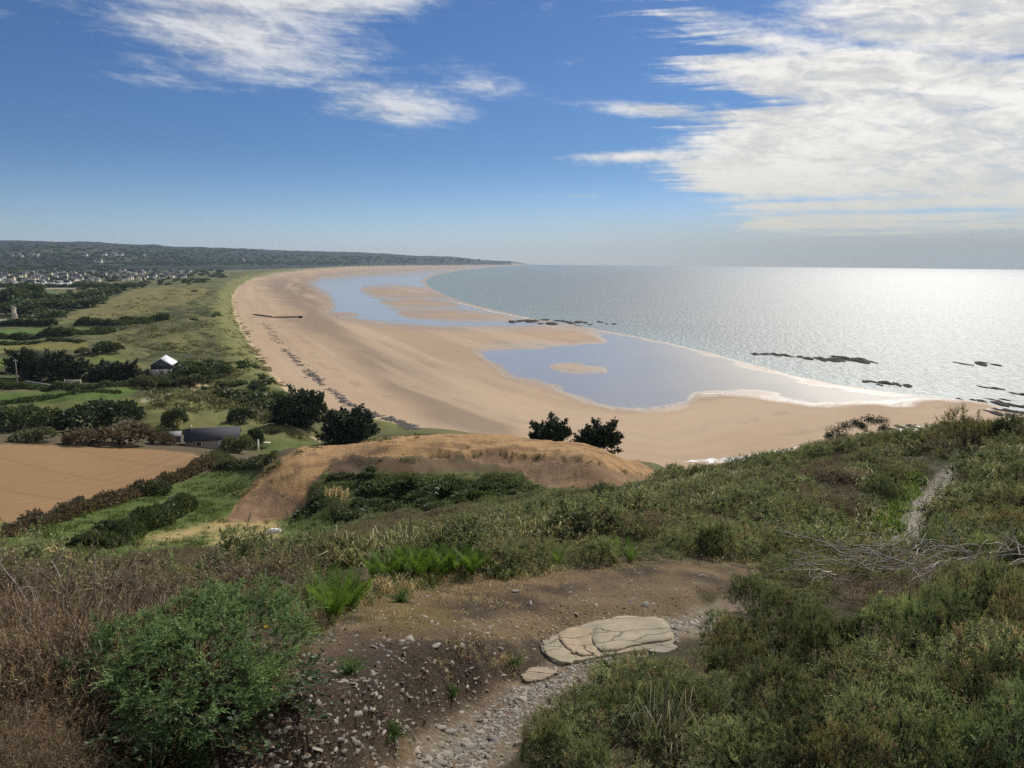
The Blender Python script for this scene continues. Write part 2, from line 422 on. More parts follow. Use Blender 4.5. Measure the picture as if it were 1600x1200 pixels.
def hit(u, v):
    """the spot on the ground seen at these photo pixels, with its height and its distance"""
    x, y = march(u, v, ground)
    z = ground(x, y)
    return x, y, z, np.sqrt(x * x + y * y + (z - EYE) ** 2)

def hit1(u, v):
    x, y, z, d = hit(u, v)
    return float(x[0]), float(y[0]), float(z[0]), float(d[0])

# ------------------------------------------------------------------ object helpers
def tag(o, label=None, cat=None, group=None, kind=None):
    if label: o['label'] = label
    if cat: o['category'] = cat
    if group: o['group'] = group
    if kind: o['kind'] = kind
    return o

def empty(name, loc=(0, 0, 0), rotz=0.0, scale=1.0, label=None, cat=None, group=None):
    o = bpy.data.objects.new(name, None); COL.objects.link(o)
    o.empty_display_size = 0.2
    o.location = loc; o.rotation_euler = (0, 0, rotz)
    o.scale = (scale,) * 3 if isinstance(scale, (int, float)) else scale
    return tag(o, label, cat, group)

def link(name, mesh, parent=None, loc=(0, 0, 0), rot=(0, 0, 0), scale=(1, 1, 1)):
    o = bpy.data.objects.new(name, mesh); COL.objects.link(o)
    if parent is not None: o.parent = parent
    o.location = loc; o.rotation_euler = rot
    o.scale = (scale,) * 3 if isinstance(scale, (int, float)) else scale
    return o

def children_of(o): return list(o.children)

def copy_tree(o, parent=None):
    c = o.copy(); COL.objects.link(c)
    if parent is not None: c.parent = parent
    for ch in children_of(o): copy_tree(ch, c)
    return c

def mesh_np(name, V, Fc, mat=None, C=None, smooth_shade=False, extra=None):
    """V (n,3); Fc (m,k) one face size or list of such arrays; C (n,3) colours"""
    V = np.asarray(V, np.float32)
    Fs = Fc if isinstance(Fc, list) else [Fc]
    Fs = [np.asarray(f, np.int32) for f in Fs if len(f)]
    me = bpy.data.meshes.new(name)
    nl = sum(f.size for f in Fs); nf = sum(len(f) for f in Fs)
    me.vertices.add(len(V)); me.vertices.foreach_set('co', V.ravel())
    me.loops.add(nl); me.loops.foreach_set('vertex_index', np.concatenate([f.ravel() for f in Fs]) if Fs else np.zeros(0, np.int32))
    me.polygons.add(nf)
    tot = np.concatenate([np.full(len(f), f.shape[1], np.int32) for f in Fs]) if Fs else np.zeros(0, np.int32)
    start = np.concatenate([[0], np.cumsum(tot)[:-1]]).astype(np.int32) if len(tot) else tot
    me.polygons.foreach_set('loop_start', start)
    if smooth_shade: me.polygons.foreach_set('use_smooth', np.ones(nf, bool))
    if C is not None:
        at = me.attributes.new('col', 'FLOAT_COLOR', 'POINT')
        c4 = np.ones((len(V), 4), np.float32); c4[:, :3] = C
        at.data.foreach_set('color', c4.ravel())
    for key, (typ, arr) in (extra or {}).items():
        at = me.attributes.new(key, typ, 'POINT')
        at.data.foreach_set('vector' if typ == 'FLOAT_VECTOR' else 'value', np.asarray(arr).ravel())
    me.update(calc_edges=True)
    if mat is not None: me.materials.append(mat)
    return me

# ------------------------------------------------------------------ materials
def new_mat(name):
    m = bpy.data.materials.new(name); m.use_nodes = True
    m.node_tree.nodes.clear(); E.nt = m.node_tree
    return m

def out(shader):
    o = E.nt.nodes.new('ShaderNodeOutputMaterial'); E.nt.links.new(shader, o.inputs['Surface'])

def principled(color, rough=0.9, spec=0.3, normal=None, metallic=0.0):
    b = E.nt.nodes.new('ShaderNodeBsdfPrincipled')
    def put(k, v):
        if isinstance(v, E): E.nt.links.new(v.s, b.inputs[k])
        elif isinstance(v, (int, float)): b.inputs[k].default_value = v
        elif isinstance(v, tuple): b.inputs[k].default_value = (*v, 1.0)
        else: E.nt.links.new(v, b.inputs[k])
    put('Base Color', color); put('Roughness', rough); put('Specular IOR Level', spec); put('Metallic', metallic)
    if normal is not None: E.nt.links.new(normal, b.inputs['Normal'])
    return b.outputs[0]

def attr(name):
    n = E.nt.nodes.new('ShaderNodeAttribute'); n.attribute_name = name
    return n

def obj_rand():
    n = E.nt.nodes.new('ShaderNodeObjectInfo'); return E(n.outputs['Random'])

def position():
    n = E.nt.nodes.new('ShaderNodeNewGeometry'); return n.outputs['Position']

def objco():
    n = E.nt.nodes.new('ShaderNodeTexCoord'); return n.outputs['Object']

def bump(h, strength=0.5, dist=0.1):
    n = E.nt.nodes.new('ShaderNodeBump'); n.inputs['Strength'].default_value = strength; n.inputs['Distance'].default_value = dist
    E.nt.links.new(h.s, n.inputs['Height']); return n.outputs[0]

def scale_col(c, k):
    """multiply a colour socket/tuple by a scalar expression"""
    n = E.nt.nodes.new('ShaderNodeVectorMath'); n.operation = 'SCALE'
    if isinstance(c, tuple): n.inputs[0].default_value = c
    else: E.nt.links.new(c, n.inputs[0])
    if isinstance(k, E): E.nt.links.new(k.s, n.inputs['Scale'])
    else: n.inputs['Scale'].default_value = k
    return n.outputs[0]

def foliage_mat(name, trans=0.3, vary=0.5, spec=0.25, rough=0.6):
    m = new_mat(name)
    c = attr('col').outputs['Color']
    rnd = obj_rand()
    c = scale_col(c, rnd * vary + (1.0 - vary * 0.5))
    p = principled(c, rough, spec)
    t = E.nt.nodes.new('ShaderNodeBsdfTranslucent'); E.nt.links.new(mixcol(1.0, c, (1.12, 1.12, 0.75), 'MULTIPLY'), t.inputs['Color'])
    mx = E.nt.nodes.new('ShaderNodeMixShader'); mx.inputs[0].default_value = trans
    E.nt.links.new(p, mx.inputs[1]); E.nt.links.new(t.outputs[0], mx.inputs[2])
    out(mx.outputs[0])
    return m

def plain_mat(name, color, rough=0.85, spec=0.3, var=0.3, scale=8.0, bumps=0.0, metallic=0.0):
    m = new_mat(name)
    n_ = noise(objco(), scale, 5, 0.6)
    c = scale_col(color, n_ * (2 * var) + (1 - var))
    nm = bump(noise(objco(), scale * 2.3, 5, 0.65), bumps, 0.05) if bumps else None
    out(principled(c, rough, spec, nm, metallic))
    return m

def vcol_mat(name, rough=0.85, spec=0.3, var=0.35, scale=9.0, bumps=0.4, bdist=0.05):
    m = new_mat(name)
    n_ = noise(objco(), scale, 5, 0.6)
    c = scale_col(attr('col').outputs['Color'], n_ * (2 * var) + (1 - var))
    nm = bump(noise(objco(), scale * 2.7, 6, 0.65), bumps, bdist) if bumps else None
    out(principled(c, rough, spec, nm))
    return m

# ================================================================== THE GROUND
def rows():
    r = [0.5]
    while r[-1] < 10600:
        x = r[-1]
        k = 0.05 if x < 2 else 0.013 if x < 12 else 0.0095 if x < 150 else 0.0075 if x < 1000 else 0.024
        r.append(x * (1 + k))
    return np.array(r)
GR = rows()
GA = np.concatenate([np.linspace(-1.2, -0.74, 14)[:-1], np.linspace(-0.74, 0.74, 740), np.linspace(0.74, 1.2, 14)[1:]])
nA, nR = len(GA), len(GR)
AA, RR2 = np.meshgrid(GA, GR, indexing='ij')
GX = (np.sin(AA) * RR2).ravel(); GY = (np.cos(AA) * RR2).ravel(); GRR = RR2.ravel()
hz_, dpn, dpf, pside = hill(GX, GY)
lz_, LF = low_land(GX, GY)
GZ = np.where(GRR < 60, hz_, np.maximum(hz_, lz_))
is_hill = (GRR < 60) | (hz_ > lz_)
GU, GV = project(GX, GY, GZ)

FIELD_PX = [(-400, 705), (0, 694), (110, 696), (230, 702), (300, 708), (328, 717), (318, 728), (270, 748), (215, 766), (100, 796), (0, 820), (-400, 900)]
SAND_PX = [(352, 814), (368, 790), (388, 762), (412, 738), (440, 716), (480, 696), (560, 684), (650, 676), (760, 672), (900, 686), (1000, 722), (1040, 746), (1010, 770), (900, 772),
           (850, 766), (828, 748), (812, 729), (760, 724), (720, 712), (640, 716), (560, 711), (520, 716), (505, 738), (488, 756), (478, 785), (450, 806), (400, 817)]
MEADOW_PX = [(-400, 880), (0, 832), (100, 806), (215, 776), (320, 740), (385, 728), (405, 742), (372, 790), (350, 816), (440, 812), (520, 806), (560, 815), (520, 836), (420, 842), (320, 856), (210, 870), (140, 882), (70, 908), (-20, 930), (-400, 985)]
GULLY_PX = [(440, 812), (478, 785), (488, 758), (505, 738), (520, 714), (600, 708), (720, 712), (760, 724), (815, 728), (832, 748), (862, 768), (800, 782), (700, 794), (560, 812)]
TRACKS_PX = [[(-80, 905), (0, 882), (60, 866), (110, 850), (150, 842)], [(230, 846), (300, 832), (360, 818), (430, 818)], [(330, 846), (380, 838), (430, 835)], [(-40, 890), (40, 880), (110, 866)]]
HEATH_PX = [(-300, 1000), (-20, 932), (70, 908), (140, 882), (210, 868), (320, 856), (420, 842), (520, 836), (600, 822), (700, 805), (760, 806), (700, 832), (600, 862), (500, 880), (420, 915), (300, 960), (150, 985), (0, 1010)]
BANK_PX = [(300, 1230), (330, 1180), (430, 1095), (470, 1020), (520, 975), (560, 945), (640, 915), (760, 900), (880, 888), (1000, 882), (1180, 874), (1215, 885), (1120, 925), (1060, 955), (1000, 990), (900, 1030), (840, 1080), (800, 1140), (720, 1230)]
GRASSY_PX = [(1270, 860), (1300, 835), (1345, 815), (1385, 785), (1405, 765), (1420, 740), (1438, 742), (1415, 790), (1405, 830), (1340, 850)]

C = np.zeros((len(GX), 3)); wet = np.zeros(len(GX)); film = np.zeros(len(GX))
n1 = fbm(GX / 2.2, GY / 2.2, 101, 4); n2 = fbm(GX / 14, GY / 14, 103, 4); n3 = fbm(GX / 0.35, GY / 0.35, 105, 3); n4 = fbm(GX / 60, GY / 90, 107, 4)

def paint(mask, col, k=1.0):
    m = (np.clip(mask, 0, 1) * k)[:, None]
    global C
    C = C * (1 - m) + np.asarray(col, float).reshape(1, -1) * m

def inpoly(poly, soft=3.0, wob=0.0, where=None, nn=None):
    idx = np.arange(len(GX)) if where is None else np.nonzero(where)[0]
    P = np.asarray(poly, float)
    bb = (GU[idx] > P[:, 0].min() - 60) & (GU[idx] < P[:, 0].max() + 60) & (GV[idx] > P[:, 1].min() - 60) & (GV[idx] < P[:, 1].max() + 60)
    idx = idx[bb]
    m = np.zeros(len(GX))
    d = poly_sd(GU[idx], GV[idx], poly)
    if wob: d = d + ((n1 if nn is None else nn)[idx] - 0.5) * wob
    m[idx] = sstep(-d, -soft, soft)
    return m

def nearline(line, w, soft=1.5, where=None, wob=0.0):
    idx = np.arange(len(GX)) if where is None else np.nonzero(where)[0]
    P = np.asarray(line, float)
    bb = (GU[idx] > P[:, 0].min() - 40) & (GU[idx] < P[:, 0].max() + 40) & (GV[idx] > P[:, 1].min() - 40) & (GV[idx] < P[:, 1].max() + 40)
    idx = idx[bb]; m = np.zeros(len(GX))
    d, _, _ = line_d(GU[idx], GV[idx], line)
    d = d + (n1[idx] - 0.5) * wob
    m[idx] = 1 - sstep(d, w - soft, w + soft)
    return m

near = GRR < 235
hillm = is_hill & near
# scrub floor of the headland
paint(np.ones(len(GX)), (0.050, 0.050, 0.024))
paint(sstep(n1, 0.45, 0.7) * hillm, (0.085, 0.062, 0.035), 0.8)
paint(inpoly(HEATH_PX, 6, 14, hillm), (0.085, 0.058, 0.040), 0.85)
# cliff side below the brow: earth and grass
paint((GRR > 55) * (AA.ravel() > 0.02) * hillm, (0.09, 0.09, 0.04), 0.9)
# dirt bank
bk = inpoly(BANK_PX, 12, 50, hillm, n3)
paint(bk, (0.115, 0.080, 0.048))
paint(bk * sstep(n1, 0.40, 0.58), (0.165, 0.118, 0.066), 0.85)
paint(bk * sstep(fbm(GX / 0.5, GY / 0.5, 153, 4), 0.54, 0.66), (0.21, 0.15, 0.085), 0.6)
paint(bk * sstep(fbm(GX / 0.9, GY / 0.9, 109, 4), 0.52, 0.64), (0.052, 0.036, 0.026), 0.8)
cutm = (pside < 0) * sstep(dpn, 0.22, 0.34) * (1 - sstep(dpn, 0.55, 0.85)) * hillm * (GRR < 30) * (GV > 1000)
paint(cutm * sstep(n3, 0.15, 0.42), (0.046, 0.034, 0.026), 0.9)  # dark crumbly soil of the cut, deepened to paint in the overhang's shadow
straw = inpoly([(560, 945), (700, 905), (900, 885), (1200, 872), (1200, 890), (1050, 900), (900, 925), (760, 935), (640, 960), (580, 975)], 10, 30, hillm, n3)
paint(straw * sstep(n3, 0.35, 0.6), (0.20, 0.135, 0.065), 0.7)
moss = inpoly([(560, 950), (600, 935), (700, 950), (720, 975), (650, 985), (570, 975)], 10, 40, hillm, n3)
paint(moss, (0.115, 0.085, 0.022), 0.6)
# trodden paths
pn = (1 - sstep(dpn + (n3 - 0.5) * 0.25, 0.17, 0.30)) * hillm * (GRR < 30)
pf = (1 - sstep(dpf + (n3 - 0.5) * 0.5, 0.36, 0.62)) * hillm * (GRR > 12)
paint(pn, (0.21, 0.165, 0.115)); paint(pn * sstep(n3, 0.5, 0.7), (0.145, 0.10, 0.07), 0.7)
paint(pf, (0.25, 0.225, 0.18)); paint(pf * sstep(n3, 0.5, 0.7), (0.16, 0.135, 0.10), 0.6)
paint(inpoly(GRASSY_PX, 6, 16, hillm) * (1 - pf), (0.11, 0.16, 0.030), 0.9)

# the bare sand hill with its hollow, the ploughed field, the meadow
sandm = inpoly(SAND_PX, 1.6, 9, hillm & (GRR > 72)) * (GRR > np.where(GU > 800, 72, 84))
sandm = np.maximum(sandm, ((GRR > 112) & (AA.ravel() > -0.24) & (AA.ravel() < 0.17) & (GRR < 140) & hillm) * 1.0)
gullym = inpoly(GULLY_PX, 3, 12, hillm & (GRR > 70)) * (1 - sandm)
meadm = inpoly(MEADOW_PX, 2.5, 10, hillm & (GRR > 55)) * (1 - sandm)
fieldm = inpoly(FIELD_PX, 1.5, 4, near & (GRR > 80))
paint(gullym, (0.072, 0.080, 0.028)); paint(gullym * sstep(n1, 0.5, 0.65), (0.12, 0.125, 0.045), 0.8)
paint(gullym * sstep(GV + (n1 - 0.5) * 14, 744, 732), (0.135, 0.088, 0.052), 0.95)  # brown scarp band above the hollow: earth tone plus painted shade
hedgeside = hillm & (GRR > 76) & (AA.ravel() < -0.25)
paint(hedgeside * (1 - sandm) * (1 - meadm) * (1 - fieldm), (0.105, 0.080, 0.046), 0.8)
paint(meadm, (0.074, 0.108, 0.024)); paint(meadm * sstep(n2, 0.45, 0.65), (0.115, 0.125, 0.038), 0.7)
for t_ in TRACKS_PX:
    tm = nearline(t_, 9, 7, hillm & (GRR > 60), 14)
    paint(tm * meadm * sstep(n1, 0.25, 0.55), (0.36, 0.265, 0.12), 0.9)
paint(fieldm, (0.235, 0.145, 0.070)); paint(fieldm * sstep(n2, 0.35, 0.75), (0.275, 0.172, 0.086), 0.6)
tl = line_d(GX, GY, np.stack(on_plane([-60, 110, 230, 330], [694, 696, 702, 717], 14.5), 1))[0]
fur = 0.5 + 0.5 * np.sin(tl * 2 * math.pi / 1.35)
paint(fieldm * fur, (0.175, 0.104, 0.052), 0.45)
paint(fieldm * (np.abs((tl % 13) - 6.5) < 0.45), (0.17, 0.10, 0.055), 0.45)
paint(sandm, (0.34, 0.205, 0.090)); paint(sandm * sstep(n2, 0.35, 0.7), (0.395, 0.245, 0.112), 0.8)
paint(sandm * sstep(fbm(GX / 0.9, GY / 5.0, 111, 4), 0.60, 0.72), (0.27, 0.165, 0.085), 0.55)
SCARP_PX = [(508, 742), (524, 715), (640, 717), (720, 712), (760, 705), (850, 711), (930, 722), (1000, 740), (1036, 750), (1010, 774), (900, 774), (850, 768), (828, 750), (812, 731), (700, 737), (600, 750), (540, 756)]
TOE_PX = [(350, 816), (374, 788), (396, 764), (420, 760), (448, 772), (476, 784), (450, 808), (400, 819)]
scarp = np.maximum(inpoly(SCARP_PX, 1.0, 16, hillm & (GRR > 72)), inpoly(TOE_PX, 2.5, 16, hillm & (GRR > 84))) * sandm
paint(scarp, (0.185, 0.115, 0.068), 0.9)  # brown earth of scarp and toe, with their shade painted into the colour
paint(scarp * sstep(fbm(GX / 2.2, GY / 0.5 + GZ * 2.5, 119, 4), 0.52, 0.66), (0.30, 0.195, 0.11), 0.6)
paint(sandm * (1 - scarp) * sstep(fbm(GX / 3.5, GY / 0.9, 151, 4), 0.57, 0.63), (0.20, 0.12, 0.06), 0.85)
GZ = GZ - 0.35 * scarp * (GU > 480)
GZ = GZ + sandm * sstep(GRR, 76, 86) * ((fbm(GX / 0.7, GY / 3.0, 113, 4) - 0.5) * 0.22 + (fbm(GX / 5, GY / 1.3, 115, 4) - 0.5) * 0.6 + (fbm(GX / 8, GY / 8, 116, 3) - 0.5) * 0.9)
GZ = GZ + gullym * (fbm(GX / 4, GY / 4, 117, 4) - 0.5) * 1.3

# the plain: rough pasture, hedged fields, dune grass
low = ~is_hill
s_, t_ = LF['s'], LF['t']
plain = (low & (s_ <= 0)) * 1.0
dist_t = np.maximum(t_, 0)
paint(plain, (0.104, 0.106, 0.038))
paint(plain * sstep(n4, 0.42, 0.62), (0.100, 0.105, 0.034), 0.9)
paint(plain * sstep(fbm(GX / 26, GY / 26, 121, 5), 0.52, 0.66), (0.046, 0.050, 0.021), 0.85)
paint(plain * sstep(fbm(GX / 9, GY / 9, 123, 4), 0.55, 0.70), (0.165, 0.145, 0.062), 0.5)
paint(plain * sstep(fbm(GX / 5, GY / 5, 125, 4), 0.56, 0.66) * (GRR < 900), (0.052, 0.055, 0.024), 0.7)
LOWL = low & (s_ <= 0)
for poly, col in [
    ([(-60, 617), (130, 610), (200, 606), (215, 612), (190, 622), (60, 630), (-60, 634)], (0.075, 0.125, 0.022)),
    ([(-60, 640), (60, 632), (200, 622), (290, 618), (260, 628), (180, 636), (80, 646), (-60, 660)], (0.125, 0.14, 0.04)),
    ([(-60, 596), (20, 590), (30, 598), (-60, 606)], (0.10, 0.14, 0.03)),
    ([(-60, 562), (18, 558), (10, 572), (-60, 578)], (0.11, 0.15, 0.03)),
    ([(50, 538), (120, 532), (140, 537), (135, 548), (60, 546), (0, 550), (-60, 552), (-60, 544)], (0.185, 0.17, 0.05)),
    ([(130, 559), (195, 554), (200, 566), (150, 570)], (0.12, 0.14, 0.035)),
    ([(-60, 516), (60, 514), (130, 513), (120, 521), (40, 524), (-60, 527)], (0.09, 0.15, 0.035)),
    ([(-60, 453), (70, 452), (95, 458), (60, 462), (-60, 463)], (0.070, 0.135, 0.060)),
    ([(-60, 465), (90, 461), (100, 466), (40, 475), (-60, 476)], (0.055, 0.120, 0.050)),
    ([(-60, 503), (80, 501), (200, 499), (190, 503), (100, 506), (-60, 507)], (0.145, 0.155, 0.045)),
    ([(95, 497), (150, 478), (210, 452), (262, 447), (330, 452), (300, 470), (240, 486), (180, 497)], (0.165, 0.142, 0.056)),
    ([(215, 416), (300, 415), (430, 417), (420, 422), (330, 424), (280, 420)], (0.19, 0.175, 0.095)),
    ([(440, 690), (500, 690), (480, 705), (415, 712), (405, 690)], (0.085, 0.115, 0.028)),
    ([(400, 655), (500, 690), (420, 690), (370, 685), (330, 668)], (0.105, 0.115, 0.036)),
    ([(225, 645), (300, 620), (400, 640), (440, 660), (380, 672), (240, 670)], (0.135, 0.135, 0.045)),
]:
    paint(inpoly(poly, 1.5, 5, LOWL | (hillm & (GRR > 145))), col, 0.85)
# lanes and sandy footpaths
for ln_, w, col in [([(-60, 500.5), (72, 500.5)], 1.3, (0.40, 0.36, 0.29)), ([(-60, 452), (120, 450)], 1.0, (0.33, 0.30, 0.25)),
                    ([(318, 600), (345, 617), (380, 634), (430, 655), (470, 672), (500, 690)], 1.8, (0.36, 0.29, 0.19)),
                    ([(303, 605), (310, 598)], 5, (0.52, 0.38, 0.23)), ([(222, 626), (250, 620), (268, 616)], 2.2, (0.42, 0.36, 0.24)),
                    ([(50, 493), (92, 492)], 0.8, (0.35, 0.33, 0.28))]:
    paint(nearline(ln_, w, 0.8, LOWL | (hillm & (GRR > 145)), 1.5), col, 0.9)
# seaward face of the dunes: marram grass, its sunlight painted in as a lighter tone, blown sand at the foot
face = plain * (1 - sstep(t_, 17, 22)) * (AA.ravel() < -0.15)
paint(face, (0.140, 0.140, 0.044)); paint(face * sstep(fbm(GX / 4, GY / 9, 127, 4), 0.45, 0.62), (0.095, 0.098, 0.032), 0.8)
paint(plain * (1 - sstep(t_ + (n1 - 0.5) * 5, 0.5, 3.0)) * (AA.ravel() < -0.1), (0.52, 0.39, 0.24), 0.9)
# distant hills: woods and a few fields
q = LF['q']
hl = plain * sstep(q, 0.0, 0.05)
paint(hl, (0.018, 0.025, 0.017))
paint(hl * sstep(fbm(GX / 260, GY / 420, 131, 4), 0.53, 0.62) * (1 - sstep(q, 0.45, 0.8)) * (AA.ravel() < -0.40), (0.060, 0.070, 0.036), 0.7)
paint(hl * sstep(fbm(GX / 90, GY / 160, 133, 3), 0.62, 0.7) * (1 - sstep(q, 0.45, 0.8)), (0.06, 0.07, 0.034), 0.5)
paint(plain * (GRR > 2400) * (q <= 0.0) * 1.0, (0.12, 0.12, 0.055), 0.5)

# beach
beach = (low & (s_ > 0)) * 1.0
dryn = fbm(GX / 40, GY / 40, 141, 4)
paint(beach, (0.385, 0.275, 0.178)); paint(beach * sstep(dryn, 0.4, 0.7), (0.355, 0.248, 0.155), 0.8)
DAMP_PX = [([(405, 445), (430, 434), (470, 432), (492, 450), (505, 485), (540, 515), (600, 540), (660, 572), (700, 600), (640, 590), (560, 556), (500, 530), (462, 512), (440, 498), (470, 492), (440, 470)], 14, 0.85),
           ([(560, 556), (640, 590), (720, 620), (800, 655), (812, 690), (720, 695), (660, 655), (615, 620)], 22, 0.8),
           ([(480, 520), (560, 545), (640, 580), (720, 625), (640, 600), (540, 565)], 18, 0.4),
           ([(620, 525), (800, 535), (740, 570), (800, 605), (700, 590), (600, 545)], 22, 0.28)]
for poly, sf, k in DAMP_PX:
    paint(inpoly(poly, sf, sf * 1.6, low & (s_ > 0), dryn) * beach, (0.185, 0.132, 0.092), k)
pool_d, sea_d = LF['pool'], LF['sea']
dampn = (1 - sstep(np.minimum(pool_d, sea_d), -1, 13)) * beach
paint(dampn, (0.24, 0.172, 0.12), 0.75)
edge_n = (fbm(GX / 9, GY / 16, 145, 4) - 0.5) * 9 * np.clip(260.0 / np.maximum(GRR, 100), 0.15, 1.2)
edge_n = edge_n + (fbm(GX / 70, GY / 22, 149, 4) - 0.5) * 11
film = (1 - sstep(pool_d + edge_n, -8.0, 2.5)) * beach
thin_ = film * (1 - sstep(sea_d + (fbm(GX / 30, GY / 55, 147, 4) - 0.5) * 60, 15, 80)) * sstep(AA.ravel(), 0.06, 0.24)
wet = np.maximum(dampn * 0.55, film * (1 - 0.17 * thin_))
paint(film, (0.33, 0.29, 0.24), 1.0)
paint(beach * (1 - film) * sstep(fbm(s_ / 5, GY / 160, 155, 4), 0.54, 0.68), (0.27, 0.19, 0.125), 0.30)
paint(beach * (1 - film) * sstep(fbm(s_ / 16, GY / 260, 157, 3), 0.55, 0.72), (0.43, 0.32, 0.215), 0.5)
# upper-beach tide marks
for off, w in ((26, 2.2), (48, 1.6)):
    paint(beach * (1 - sstep(np.abs(s_ - off - (dryn - 0.5) * 14), 0.5 * w, 1.5 * w)) * sstep(fbm(GX / 6, GY / 6, 143, 3), 0.45, 0.6) * (GRR > 230), (0.27, 0.19, 0.12), 0.55)

# split the one surface into the pieces people would name
cls = np.zeros(len(GX), int)                                   # 0 hillside
cls[meadm > 0.5] = 1; cls[sandm > 0.5] = 2; cls[fieldm > 0.5] = 3
cls[(pn > 0.5) | (pf > 0.5)] = 4
cls[(plain > 0)] = 5; cls[(hl > 0.5)] = 6; cls[beach > 0] = 7
GZ2 = GZ.reshape(nA, nR)
NAMES = ['hillside', 'meadow', 'sand_hill', 'ploughed_field', 'footpath', 'coastal_plain', 'distant_hills', 'beach']
I0 = (np.arange(nA - 1)[:, None] * nR + np.arange(nR - 1)[None, :]).ravel()
QUADS = np.stack([I0, I0 + 1, I0 + nR + 1, I0 + nR], 1)
QUADS = QUADS[:, ::-1]
# the sea bed far under the water need not be built
keep = ~((GZ[QUADS] < -1.2).all(1))
QUADS = QUADS[keep]
fc = cls[QUADS[:, 0]]

# ground material: painted soil/plant colour carries finer grain and relief
def ground_mat(name, fine, coarse, bstr, bdist, sea_wet=False, var=0.35):
    m = new_mat(name)
    P_ = position()
    a_ = noise(P_, fine, 6, 0.65); b_ = noise(P_, coarse, 4, 0.6)
    c = scale_col(attr('col').outputs['Color'], (a_ * 0.65 + b_ * 0.35) * (2 * var) + (1 - var))
    nm = bump(a_, bstr, bdist)
    if not sea_wet:
        out(principled(c, 0.95, 0.15, nm)); return m
    w = E(attr('wet').outputs['Fac'])
    rip = noise(vec_scale(P_, (0.35, 0.6, 1)), 1.0, 4, 0.6)
    nmw = bump(rip, 0.10, 0.05)
    dry = principled(c, 0.92, 0.2, nm)
    wetb = principled(c, smooth_expr(w), 0.5, nmw)
    mx = E.nt.nodes.new('ShaderNodeMixShader')
    E.nt.links.new(smooth(w, 0.15, 0.85).s, mx.inputs[0]); E.nt.links.new(dry, mx.inputs[1]); E.nt.links.new(wetb, mx.inputs[2])
    out(mx.outputs[0]); return m

def vec_scale(v, s):
    n = E.nt.nodes.new('ShaderNodeVectorMath'); n.operation = 'MULTIPLY'
    E.nt.links.new(v, n.inputs[0]); n.inputs[1].default_value = s
    return n.outputs[0]

def smooth_expr(w):
    return E.m('MAXIMUM', (w * -0.70) + 0.85, 0.15)

M_HILL = ground_mat('hill_soil', 26.0, 5.0, 1.0, 0.05, var=0.75)
M_SAND = ground_mat('blown_sand', 3.5, 0.6, 0.9, 0.30, var=0.42)
M_PLAIN = ground_mat('pasture', 0.55, 0.09, 0.6, 0.6, var=0.45)
M_FAR = ground_mat('far_woods', 0.03, 0.008, 0.8, 14.0, var=0.5)
M_BEACH = ground_mat('beach_sand', 0.9, 0.05, 0.5, 0.12, True, var=0.16)
MATS = [M_HILL, ground_mat('meadow_grass', 3.0, 0.5, 0.8, 0.2), M_SAND, ground_mat('tilled_soil', 1.2, 0.15, 0.4, 0.12, var=0.15), M_HILL, M_PLAIN, M_FAR, M_BEACH]
GV3 = np.stack([GX, GY, GZ], 1)
GROUND = {}
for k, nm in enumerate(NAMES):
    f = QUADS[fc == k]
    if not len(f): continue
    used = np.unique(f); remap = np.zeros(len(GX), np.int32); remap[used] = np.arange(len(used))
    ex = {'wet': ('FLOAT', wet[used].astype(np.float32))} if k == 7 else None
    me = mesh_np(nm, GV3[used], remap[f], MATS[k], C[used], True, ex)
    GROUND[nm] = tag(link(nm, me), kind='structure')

# ================================================================== THE SEA
sa = np.linspace(-0.62, 1.15, 150); sr = np.exp(np.linspace(math.log(150), math.log(12000), 130))
sA, sR = np.meshgrid(sa, sr, indexing='ij')
sx = (np.sin(sA) * sR).ravel(); sy = (np.cos(sA) * sR).ravel()
i0 = (np.arange(len(sa) - 1)[:, None] * len(sr) + np.arange(len(sr) - 1)[None, :]).ravel()
sq = np.stack([i0, i0 + len(sr), i0 + len(sr) + 1, i0 + 1], 1)
su, sv = project(sx, sy, np.zeros_like(sx))
depth = sstep(-poly_sd(su, sv, SEA_PX), 0, 26) * sstep(su, 640, 1050)
inside_sea = poly_sd(su, sv, SEA_PX) < 40
sq = sq[inside_sea[sq].any(1)]
m = new_mat('sea_water')
P_ = position()
dpt = E(attr('depth').outputs['Fac'])
w1 = noise(vec_scale(P_, (0.34, 0.12, 1)), 1.0, 3, 0.55, 0.8)
w2 = noise(vec_scale(P_, (0.9, 0.5, 1)), 1.0, 3, 0.6, 0.4)
w3 = noise(vec_scale(P_, (0.004, 0.02, 1)), 1.0, 4, 0.6)
hgt = w1 * 1.0 + w2 * 0.25
n_ = bump(hgt, 1.0, 0.80)
c = mixcol(dpt, (0.185, 0.230, 0.228), (0.170, 0.185, 0.188))
b = E.nt.nodes.new('ShaderNodeBsdfPrincipled')
E.nt.links.new(c, b.inputs['Base Color']); E.nt.links.new(n_, b.inputs['Normal'])
E.nt.links.new(((w3 - 0.5) * 0.25 + 0.43).s, b.inputs['Roughness'])
b.inputs['IOR'].default_value = 1.333; b.inputs['Specular IOR Level'].default_value = 0.2
out(b.outputs[0])
me = mesh_np('sea', np.stack([sx, sy, np.zeros_like(sx)], 1), sq, m, None, True, {'depth': ('FLOAT', depth.astype(np.float32))})
tag(link('sea', me), kind='structure')

# ================================================================== FOLIAGE BUILDERS
def unit(a): return a / np.maximum(np.linalg.norm(a, axis=-1, keepdims=True), 1e-9)

def frame(d):
    up = np.where(np.abs(d[:, 2:3]) < 0.9, np.array([[0, 0, 1.0]]), np.array([[1.0, 0, 0]]))
    a = unit(np.cross(d, up)); b = np.cross(d, a)
    return a, b

